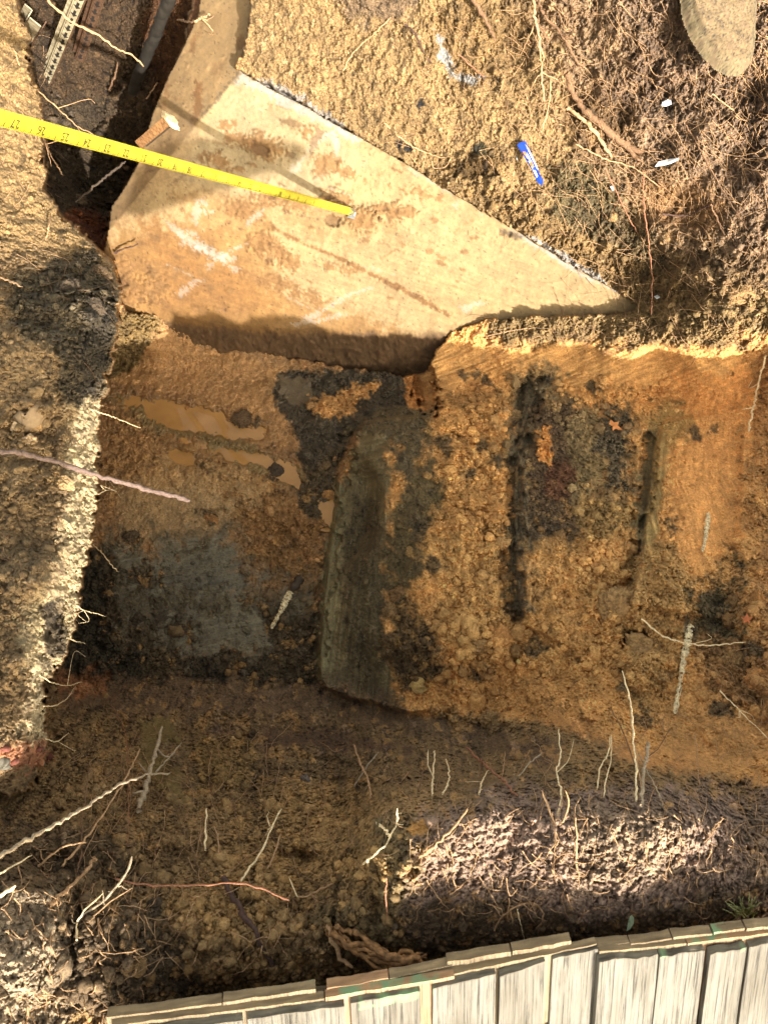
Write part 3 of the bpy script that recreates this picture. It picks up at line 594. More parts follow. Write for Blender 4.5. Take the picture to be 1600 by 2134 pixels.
def water(name, col, rough=.02):
    m, t, b = newmat(name); n = noise(t, 9, 3, .6)
    t.links.new(ramp(t, n, [(.3, tuple(c * .8 for c in col)), (.7, tuple(c * 1.15 for c in col))]), b.inputs['Base Color'])
    b.inputs['Roughness'].default_value = rough; b.inputs['IOR'].default_value = 1.33; n2 = noise(t, 30, 2, .5); bump(t, b, n2, .05, .002); return m
M['mudwater'] = water('muddy_water', L_(158, 118, 70)); M['greywater'] = water('grey_water', L_(84, 82, 76), .12)
def wood_mat(name, pale, dark, green=True):
    m, t, b = newmat(name)
    va = node(t, 'ShaderNodeAttribute', attribute_name='Board'); v = va.outputs['Vector']
    n1 = noise(t, 60, 6, .75, vec=v, stretch=(6, 2, .12)); n2 = noise(t, 20, 4, .6, vec=v, stretch=(1, 1, .3)); n3 = noise(t, 150, 3, .7, vec=v, stretch=(3, 1, .06))
    c = ramp(t, n1, [(.30, tuple(x * .3 for x in dark)), (.39, dark), (.48, pale), (.75, tuple(min(.85, x * 1.12) for x in pale))])
    c = mult(t, c, ramp(t, n2, [(.32, (.58, .54, .48)), (.6, (1.05, 1.05, 1.05))]))
    c = mult(t, c, ramp(t, n3, [(.35, (.72, .7, .68)), (.6, (1.05, 1.05, 1.05))]))
    at = node(t, 'ShaderNodeAttribute', attribute_name='Paint')
    c = mixc(t, at.outputs['Fac'], c, L_(96, 128, 90))
    ed = node(t, 'ShaderNodeAttribute', attribute_name='End')
    c2 = mult(t, c, ramp(t, ed.outputs['Fac'], [(0, (1, 1, 1)), (1, (.66, .60, .54))]))
    c2 = mixc(t, ed.outputs['Fac'], c, mult(t, ramp(t, noise(t, 40, 3, .6, vec=v, stretch=(.4, 3, 1)), [(.3, tuple(x * 1.1 for x in dark)), (.7, tuple(x * 1.15 for x in pale))]), ramp(t, n2, [(.3, (.85, .76, .62)), (.7, (1.2, 1.08, .9))])))
    c2 = mixc(t, at.outputs['Fac'], c2, L_(104, 126, 92))
    t.links.new(c2, b.inputs['Base Color']); b.inputs['Roughness'].default_value = .9
    mm = node(t, 'ShaderNodeMath', operation='ADD'); t.links.new(n1, mm.inputs[0]); t.links.new(n3, mm.inputs[1]); bump(t, b, mm.outputs[0], .45, .002)
    return m
M['paling'] = wood_mat('weathered_paling', L_(103, 99, 91), L_(50, 46, 40))
M['palinggrey'] = wood_mat('weathered_grey_timber', L_(124, 110, 88), L_(84, 72, 56))
M['palingred'] = wood_mat('reddish_timber', L_(150, 122, 96), L_(104, 78, 56))
M['brokenwood'] = simple('broken_wood', L_(128, 92, 56), .85, 110, .7, stretch=(1, 1, 1), bs=.8)

# ------------------------------------------------------------------ mesh makers
def mesh_np(name, V, Fq, mat, cols=None, smooth=True, attrs=None):
    me = bpy.data.meshes.new(name); V = np.ascontiguousarray(V, np.float32).reshape(-1, 3); Fq = np.ascontiguousarray(Fq, np.int32)
    me.vertices.add(len(V)); me.vertices.foreach_set('co', V.ravel())
    k = Fq.shape[1]; me.loops.add(Fq.size); me.loops.foreach_set('vertex_index', Fq.ravel())
    me.polygons.add(len(Fq)); me.polygons.foreach_set('loop_start', np.arange(0, Fq.size, k, dtype=np.int32))
    me.polygons.foreach_set('loop_total', np.full(len(Fq), k, np.int32))
    if smooth: me.polygons.foreach_set('use_smooth', np.ones(len(Fq), bool))
    me.update(calc_edges=True)
    if cols is not None:
        a = me.color_attributes.new('Col', 'FLOAT_COLOR', 'POINT'); c4 = np.ones((len(V), 4), np.float32); c4[:, :3] = cols.reshape(-1, 3); a.data.foreach_set('color', c4.ravel())
    for k_, v in (attrs or {}).items():
        a = me.attributes.new(k_, 'FLOAT', 'POINT'); a.data.foreach_set('value', np.ascontiguousarray(v, np.float32).ravel())
    me.materials.append(mat)
    return me
def link(name, me, parent=None):
    o = bpy.data.objects.new(name, me); C.objects.link(o)
    if parent: o.parent = parent
    return o
GROUPS = {'root': 'roots and twigs sticking out of the soil', 'clod': 'larger clods lying on the soil', 'stone': 'loose stones', 'brick chip': 'brick and slate rubble in the left bank', 'litter': 'white litter scraps on the far bank',
          'leaf': 'fallen leaves', 'steel post': 'steel posts in the cavity', 'bark': 'pieces of white bark', 'board': 'added sheets out of view that shade the scene'}
def tag(o, label=None, cat=None, group=None, kind=None):
    group = group or GROUPS.get(cat)
    if label: o['label'] = label
    if cat: o['category'] = cat
    if group: o['group'] = group
    if kind: o['kind'] = kind
    return o
def empty(name, loc, label, cat, group=None):
    o = bpy.data.objects.new(name, None); C.objects.link(o); o.location = loc
    return tag(o, label, cat, group)
def grid_faces(ny, nx, keep=None):
    i = np.arange(ny * nx, dtype=np.int32).reshape(ny, nx)
    f = np.stack([i[:-1, :-1], i[1:, :-1], i[1:, 1:], i[:-1, 1:]], -1).reshape(-1, 4)
    if keep is not None: f = f[keep.reshape(-1)]
    return f

# ------------------------------------------------------------------ ground
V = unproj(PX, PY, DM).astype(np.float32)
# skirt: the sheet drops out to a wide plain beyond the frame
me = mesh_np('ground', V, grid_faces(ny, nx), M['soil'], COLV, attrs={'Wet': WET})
tag(link('ground', me), kind='structure')
rc = unproj(np.array([X0, X1, X1, X0], float), np.array([Y0, Y0, Y1, Y1], float), np.array([DM[0, 0], DM[0, -1], DM[-1, -1], DM[-1, 0]], float))
def ring():
    top = [(gx[i], Y0, DM[0, i]) for i in range(0, nx, 40)] + [(X1, gy[j], DM[j, -1]) for j in range(0, ny, 40)] + [(gx[i], Y1, DM[-1, i]) for i in range(nx - 1, 0, -40)] + [(X0, gy[j], DM[j, 0]) for j in range(ny - 1, 0, -40)]
    a = [np.array(unproj(float(x), float(y), float(d))) for x, y, d in top]
    vs_ = []; n = len(a)
    for p in a: vs_.append(p)
    cen = np.array([0, .9, 0])
    for p in a:
        q = p - cen; q[2] = 0; q /= np.linalg.norm(q) + 1e-9
        vs_.append(p + q * .5 + np.array([0, 0, 0]))
    for p in a:
        q = p - cen; q[2] = 0; q /= np.linalg.norm(q) + 1e-9
        v = cen + q * 600; v[2] = .4; vs_.append(v)
    f = []
    for r_ in range(2):
        for i in range(n):
            j = (i + 1) % n; f.append((r_ * n + i, r_ * n + j, (r_ + 1) * n + j, (r_ + 1) * n + i))
    V_ = np.array(vs_); cols = np.tile(Sc(112, 86, 56), (len(V_), 1))
    return mesh_np('surrounding_soil', V_, np.array(f), M['soil'], cols, attrs={'Wet': np.zeros(len(V_))})
# ------------------------------------------------------------------ concrete footing
def concrete():
    st_ = 2.5
    xs = np.arange(195, 1410, st_, dtype=np.float32); ys = np.arange(-150, 830, st_, dtype=np.float32)
    X, Y = np.meshgrid(xs, ys)
    s1 = polysd(FACE1, X, Y); s2 = polysd(FACE2, X, Y)
    d1 = dplane(N1, K1, X, Y) + undercut(X, Y); d2 = dplane(N2, K2, X, Y)
    # the arris between both faces follows the nearer polygon
    d = np.where(s1 <= s2, d1, d2)
    lx = (X - 800) / F * d; ly = (1067 - Y) / F * d
    q = np.stack([lx, ly, np.zeros_like(lx)], -1)
    a = fbm(q, 9, 3, 21.0); b = fbm(q, 35, 3, 24.0, .6); c = fbm(q, 120, 2, 27.0, .6)
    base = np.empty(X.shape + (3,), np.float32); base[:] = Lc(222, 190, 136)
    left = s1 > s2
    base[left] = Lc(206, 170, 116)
    # cleaner grey towards the upper corner, sand stained towards the foot
    h = np.zeros(X.shape, np.float32)
    def pt(poly, col, soft=10, warp=14, fine=8, op=1., lift=0.):
        nonlocal base, h
        sd = polysd(poly, X, Y) + warp * b + warp * .6 * a + fine * c
        m = sstep(soft, -soft, sd) * op
        base = base * (1 - m[..., None]) + col * m[..., None]; h = h + lift * m
    pt([(500, 150), (720, 270), (760, 340), (640, 440), (420, 380), (360, 340)], Lc(216, 192, 146), 30, 25, 10)
    pt([(240, 470), (560, 470), (600, 640), (560, 700), (330, 690), (210, 660)], Lc(205, 158, 92), 25, 30, 14, .9)
    pt([(210, 500), (420, 520), (620, 620), (880, 700), (880, 790), (330, 690), (220, 670)], Lc(202, 152, 84), 20, 25, 14, .85)
    pt([(300, 470), (480, 500), (560, 640), (340, 640)], Lc(196, 142, 76), 25, 30, 18, .7)
    pt([(340, 668), (430, 682), (540, 692), (640, 695), (740, 693), (860, 698), (930, 692), (1000, 680), (930, 860), (590, 860), (330, 740)], Sc(64, 45, 25), 8, 3, 4, .97)  # undercut band: wet brown stain, with shade painted in on top
    pt([(880, 560), (1340, 640), (1300, 670), (940, 690), (860, 640)], Lc(228, 194, 136), 25, 20, 10, .8)
    pt([(370, 400), (560, 420), (560, 520), (430, 560)], Lc(204, 158, 94), 20, 25, 14, .7)
    pt([(560, 380), (720, 430), (820, 470), (700, 500), (600, 480)], Lc(206, 168, 108), 20, 25, 14, .6)
    SAND = Lc(190, 142, 82)
    for (x, y, rx, ry, ang, L) in ((558, 308, 46, 24, 15, .008), (700, 415, 34, 18, 5, .01), (820, 440, 50, 16, 5, .01), (755, 455, 34, 20, 0, .014), (560, 515, 55, 24, 20, .008), (600, 545, 30, 18, 0, .006), (585, 415, 60, 16, 12, .006), (455, 335, 34, 14, 18, .008), (680, 340, 30, 24, 0, .006), (300, 600, 60, 22, 10, .008), (280, 620, 30, 20, 0, .01), (510, 440, 40, 16, 10, .005), (420, 520, 50, 14, 12, .004), (880, 405, 40, 8, 10, .004), (560, 585, 60, 14, 15, .003), (710, 560, 40, 8, 12, .003), (470, 262, 14, 8, 0, .003), (500, 290, 30, 8, 10, .002), (730, 360, 34, 10, 20, .004), (640, 275, 20, 12, 0, .005), (330, 560, 60, 12, 10, .003), (250, 560, 20, 30, 0, .006), (640, 620, 60, 10, 10, .003)):
        pt(ell(x, y, rx, ry, ang), SAND, 6, 12, 14, .85, L)
    for (x, y, rx, ry, ang, L) in ((694, 461, 15, 12, 0, -.030), (690, 412, 12, 6, 0, -.012), (545, 312, 20, 10, 10, -.012), (600, 322, 14, 8, 0, -.01), (805, 436, 8, 4, 0, -.012), (830, 440, 7, 4, 0, -.012), (560, 540, 10, 5, 0, -.012), (255, 588, 14, 6, 20, -.02), (300, 628, 16, 6, 10, -.02), (615, 405, 10, 4, 0, -.01), (565, 408, 10, 4, 10, -.01), (1050, 488, 14, 4, 15, -.012)):
        pt(ell(x, y, rx, ry, ang), Lc(140, 100, 58), 3, 5, 5, .6, L)  # hollows, their shade painted in as a darker tone
    rs_ = random.Random(5)
    for k in range(60):
        x = rs_.uniform(260, 1150); y = rs_.uniform(200, 640); l = rs_.uniform(20, 120); a_ = R(rs_.choice((-32, 14, 30, 18)) + rs_.uniform(-6, 6)); wd_ = rs_.uniform(.6, 2.2)
        dx, dy = math.cos(a_) * l / 2, math.sin(a_) * l / 2; nx_, ny_ = -math.sin(a_) * wd_, math.cos(a_) * wd_
        pt([(x - dx, y - dy), (x + nx_, y + ny_), (x + dx, y + dy), (x - nx_, y - ny_)], rs_.choice((Lc(236, 220, 190), SAND, SAND, Lc(150, 116, 76))), 1.2, 2, 5, rs_.uniform(.3, .7), rs_.choice((0, .0008, -.0015)))
    for k in range(70):
        x = rs_.uniform(240, 1000); y = rs_.uniform(300, 660); q_ = rs_.uniform(2, 9)
        pt(ell(x, y, q_ * rs_.uniform(1, 2.2), q_ * .6, rs_.uniform(0, 30)), SAND * rs_.uniform(.75, 1.05), 2, 3, 4, .8, rs_.uniform(.001, .005))
    # a line of sand in the formwork joint
    line = [(570, 470), (620, 498), (690, 525), (760, 560), (830, 595), (900, 632), (945, 658)]
    pt(line + [(x - 2, y + 7) for x, y in reversed(line)], Lc(176, 128, 70), 2.5, 4, 4, .95, .003)
    # scrapes down to white cement
    for pl in ([(345, 460), (395, 490), (450, 520), (490, 535), (485, 550), (430, 530), (380, 505)], [(455, 535), (500, 560), (495, 572), (460, 545)], [(660, 270), (700, 268), (708, 300), (700, 330), (696, 300), (690, 282), (640, 318), (605, 350), (600, 368), (625, 350)],
               [(402, 425), (410, 415), (422, 440), (408, 470), (402, 460)], [(425, 412), (434, 438), (446, 441), (436, 444), (422, 425)], [(412, 420), (430, 440), (426, 446)], [(512, 465), (535, 440), (552, 437), (540, 450), (516, 473)], [(370, 610), (415, 578), (420, 582), (378, 616)], [(430, 552), (508, 503), (512, 508), (436, 558)],
               [(605, 675), (715, 620), (718, 625), (620, 682)], [(700, 620), (775, 595), (778, 599), (706, 626)], [(645, 670), (705, 652), (722, 655), (650, 676)], [(365, 485), (372, 482), (450, 530), (440, 535)], [(390, 480), (408, 484), (412, 492), (392, 488)],
               [(946, 428), (965, 412), (972, 414), (950, 432)], [(850, 345), (940, 400), (938, 404), (850, 352)], [(1000, 440), (1010, 445), (1006, 452)], [(960, 640), (1000, 625), (1010, 632), (970, 648)], [(700, 255), (760, 290), (740, 300), (700, 275)]):
        pt(pl, Lc(255, 250, 238), 1.2, 3, 8, .38)
    pt([(500, 145), (560, 175), (700, 252), (760, 288), (740, 296), (680, 262), (560, 200), (495, 168)], Lc(226, 220, 210), 5, 9, 12, .8, .002)
    pt([(590, 252), (615, 245), (640, 262), (620, 276)], Lc(150, 116, 70), 5, 8, 6, .8)
    pt([(640, 290), (660, 262), (688, 272), (650, 312)], Lc(160, 126, 84), 5, 6, 8, .8)
    pt([(1060, 475), (1120, 505), (1240, 585), (1290, 610), (1220, 580), (1090, 500)], Lc(232, 226, 215), 3, 4, 6, .9)
    pt([(1040, 478), (1080, 485), (1090, 500), (1060, 496)], Lc(110, 94, 72), 4, 5, 5, .8)
    # left return face
    for pl, o in (([(405, 165), (424, 170), (415, 250), (402, 262), (405, 215)], .9), ([(398, 70), (412, 62), (405, 108), (394, 112)], .7), ([(340, 160), (352, 160), (345, 250), (338, 300), (336, 230)], .6), ([(492, 80), (508, 60), (508, 95), (498, 100)], .7), ([(415, 40), (425, 30), (420, 75), (410, 80)], .5), ([(300, 330), (318, 300), (322, 340), (300, 400)], .5), ([(440, 130), (470, 120), (455, 160), (438, 160)], .3)):
        pt(pl, Lc(172, 122, 66), 3, 5, 4, o)
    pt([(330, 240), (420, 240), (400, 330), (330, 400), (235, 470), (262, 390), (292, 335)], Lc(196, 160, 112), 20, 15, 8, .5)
    near = np.abs(s1) < 6
    pt([(497, 146), (410, 250), (416, 252), (503, 154)], Lc(110, 96, 78), 2, 3, 5, .6)
    # small pits and stray grains
    f, r = worley(lx, ly + 4, .006, 31)
    base = base * (1 - .55 * ((r > .975) & (f < .4)))[..., None]
    fs, rs = worley(lx + .01 * b, ly + 4, .02, 37)
    h = h + .0022 * np.sqrt(np.clip(1 - (fs / .3) ** 2, 0, 1)) * (rs > .86)
    sandy = np.clip(h / .006, 0, 1)
    ft, rt = worley(lx, ly + 4, .011, 41)
    h = h + undercut(X, Y).clip(0, .03) / .03 * .010 * (b + .5 * c); h = h + sandy * .004 * np.sqrt(np.clip(1 - (ft / .7) ** 2, 0, 1)) * rt + sandy * .006 * b + .0012 * b + .0006 * c
    base = base * (1 + .14 * a + .16 * b + .14 * c)[..., None]
    # brushed drag marks
    ang = R(18); u = lx * math.cos(ang) + ly * -math.sin(ang); v = lx * math.sin(ang) + ly * math.cos(ang)
    dr = fbm(np.stack([u * 10, v * 140, u * 0], -1), 1, 3, 3.0, .6)
    low = sstep(380, 560, Y) * (s1 < 0)
    base = base * (1 + .16 * low * dr)[..., None]; h = h + .0010 * low * dr
    d = d - h
    V = unproj(X, Y, d).astype(np.float32).reshape(-1, 3)
    ins = (np.minimum(s1, s2) < 3)
    keep = ins[:-1, :-1] & ins[1:, :-1] & ins[1:, 1:] & ins[:-1, 1:]
    f = grid_faces(*X.shape, keep=keep)
    used = np.zeros(len(V), bool); used[f.ravel()] = True
    # back of the block: same outline, 0.16 m behind along the face normal
    e = np.concatenate([f[:, [0, 1]], f[:, [1, 2]], f[:, [2, 3]], f[:, [3, 0]]]); es = np.sort(e, 1)
    key = es[:, 0].astype(np.int64) * len(V) + es[:, 1]; uq, ix, cn = np.unique(key, return_index=True, return_counts=True)
    be = e[ix[cn == 1]]
    off = np.array([-N1.x, -N1.y, -N1.z], np.float32) if N1.y < 0 else np.array([N1.x, N1.y, N1.z], np.float32)
    V2 = V + off * .16
    bk = np.stack([be[:, 1], be[:, 0], be[:, 0] + len(V), be[:, 1] + len(V)], 1)
    fb = f[:, ::-1] + len(V)
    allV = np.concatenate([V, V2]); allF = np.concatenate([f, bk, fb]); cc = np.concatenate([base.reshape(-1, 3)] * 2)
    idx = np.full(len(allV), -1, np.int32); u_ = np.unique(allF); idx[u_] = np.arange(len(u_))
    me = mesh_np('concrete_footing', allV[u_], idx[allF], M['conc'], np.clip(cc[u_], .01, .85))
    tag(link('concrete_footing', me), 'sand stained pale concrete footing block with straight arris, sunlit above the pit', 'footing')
concrete()

# ------------------------------------------------------------------ tubes: roots, sticks
def smooth_path(pts, n):
    pts = np.array(pts, float)
    if len(pts) == 2: t = np.linspace(0, 1, n)[:, None]; return pts[0] * (1 - t) + pts[1] * t
    out = []
    k = len(pts); ext = np.vstack([2 * pts[0] - pts[1], pts, 2 * pts[-1] - pts[-2]])
    for i in range(n):
        s = i / (n - 1) * (k - 1); j = min(int(s), k - 2); t = s - j
        p0, p1, p2, p3 = ext[j], ext[j + 1], ext[j + 2], ext[j + 3]
        out.append(.5 * ((2 * p1) + (-p0 + p2) * t + (2 * p0 - 5 * p1 + 4 * p2 - p3) * t * t + (-p0 + 3 * p1 - 3 * p2 + p3) * t ** 3))
    return np.array(out)
def tube(paths, sides=7, jit=.12, knob=.25):
    """paths: list of (list of 3D points, r0, r1); one mesh of V, F"""
    VV, FF = [], []; base = 0
    for pts, r0, r1 in paths:
        L = sum(np.linalg.norm(np.array(pts[i + 1]) - np.array(pts[i])) for i in range(len(pts) - 1))
        n = max(4, min(60, int(L / .009) + 3)); q = smooth_path(pts, n)
        amp = jit * min(.02, L * .06)
        q[1:-1] += np.cumsum(NR.normal(size=(n - 2, 3)), 0) / math.sqrt(n) * amp * .35
        q[1:-1] += NR.normal(size=(n - 2, 3)) * min(r0, .003) * .5
        tg = np.gradient(q, axis=0); tg /= np.linalg.norm(tg, axis=1)[:, None] + 1e-12
        a = np.cross(tg, np.array([.3, .5, .81])); a /= np.linalg.norm(a, axis=1)[:, None] + 1e-12; b_ = np.cross(tg, a)
        t = np.linspace(0, 1, n); r = r0 + (r1 - r0) * t
        r = r * (1 + knob * NR.uniform(-1, 1, n)); r[-1] *= .45
        th = np.linspace(0, 2 * np.pi, sides, endpoint=False)
        ring = q[:, None] + r[:, None, None] * (np.cos(th)[None, :, None] * a[:, None] + np.sin(th)[None, :, None] * b_[:, None]) * (1 + .15 * NR.uniform(-1, 1, (n, sides, 1)))
        VV.append(ring.reshape(-1, 3))
        for i in range(n - 1):
            for s in range(sides):
                s2 = (s + 1) % sides; FF.append((base + i * sides + s, base + i * sides + s2, base + (i + 1) * sides + s2, base + (i + 1) * sides + s))
        for e in (0, n - 1):      # end caps as quads fanned
            for s in range(1, sides - 2, 2):
                q4 = (base + e * sides, base + e * sides + s, base + e * sides + s + 1, base + e * sides + min(s + 2, sides - 1))
                FF.append(q4 if e == 0 else q4[::-1])
        base += n * sides
    return np.concatenate(VV), np.array(FF, np.int32)
def place(pts):
    """(px, py, height above the soil in metres) -> 3D"""
    out = []
    for p in pts:
        x, y = p[0], p[1]; h = p[2] if len(p) > 2 else 0
        d = float(dsurf(x, y)) if -160 < x < 1760 and -140 < y < 2290 else float(dsurf(min(max(x, -160), 1760), min(max(y, -140), 2290)))
        v = P(x, y, d - h); out.append((v.x, v.y, v.z))
    return out
def lift(pts, h=.006):
    """a limb that lies across the ground: keep it clear of bumps along its length by taking the running nearest surface"""
    return [(p[0], p[1], (p[2] if len(p) > 2 else 0) + h) for p in pts]
def abs_path(pts, d0, d1):
    n = len(pts); out = []
    L = [0]
    for i in range(n - 1): L.append(L[-1] + math.hypot(pts[i + 1][0] - pts[i][0], pts[i + 1][1] - pts[i][1]))
    for p, l in zip(pts, L):
        f = l / L[-1]; d = 1 / ((1 - f) / d0 + f / d1); v = P(p[0], p[1], d); out.append((v.x, v.y, v.z))
    return out
def strand(pts, h0, h1):
    """straight-ish in space between its two ends: h0/h1 above the soil at the ends"""
    d0 = float(dsurf(pts[0][0], pts[0][1])) - h0; d1 = float(dsurf(pts[-1][0], pts[-1][1])) - h1
    return abs_path(pts, d0, d1)
def make_root(label, main, r0, r1, mat, branches=(), name='root', cat='root', group=None, knob=.25):
    """main: list of 3D pts; r in metres"""
    V, F_ = tube([(main, r0, r1)] + list(branches), knob=knob)
    c = V[:0]; o0 = np.array(main[0])
    me = mesh_np(name, V - o0, F_, M[mat]); o = link(name, me); o.location = o0
    return tag(o, label, cat, group)
def auto_branches(main, n, ln, r):
    out = []
    for _ in range(n):
        i = rnd.randrange(1, max(2, len(main) - 1)); p = np.array(main[i]); a = np.array(main[i - 1]); t = p - a; t /= np.linalg.norm(t) + 1e-9
        v = NR.normal(size=3); v -= v.dot(t) * t * .3; v /= np.linalg.norm(v); v = v * .7 + t * .5
        q = p + v * ln * rnd.uniform(.5, 1); m_ = (p + q) / 2 + NR.normal(size=3) * ln * .12
        out.append(([tuple(p), tuple(m_), tuple(q)], r, r * .5))
    return out
PXM = 1.0 / F    # metres per pixel at depth 1
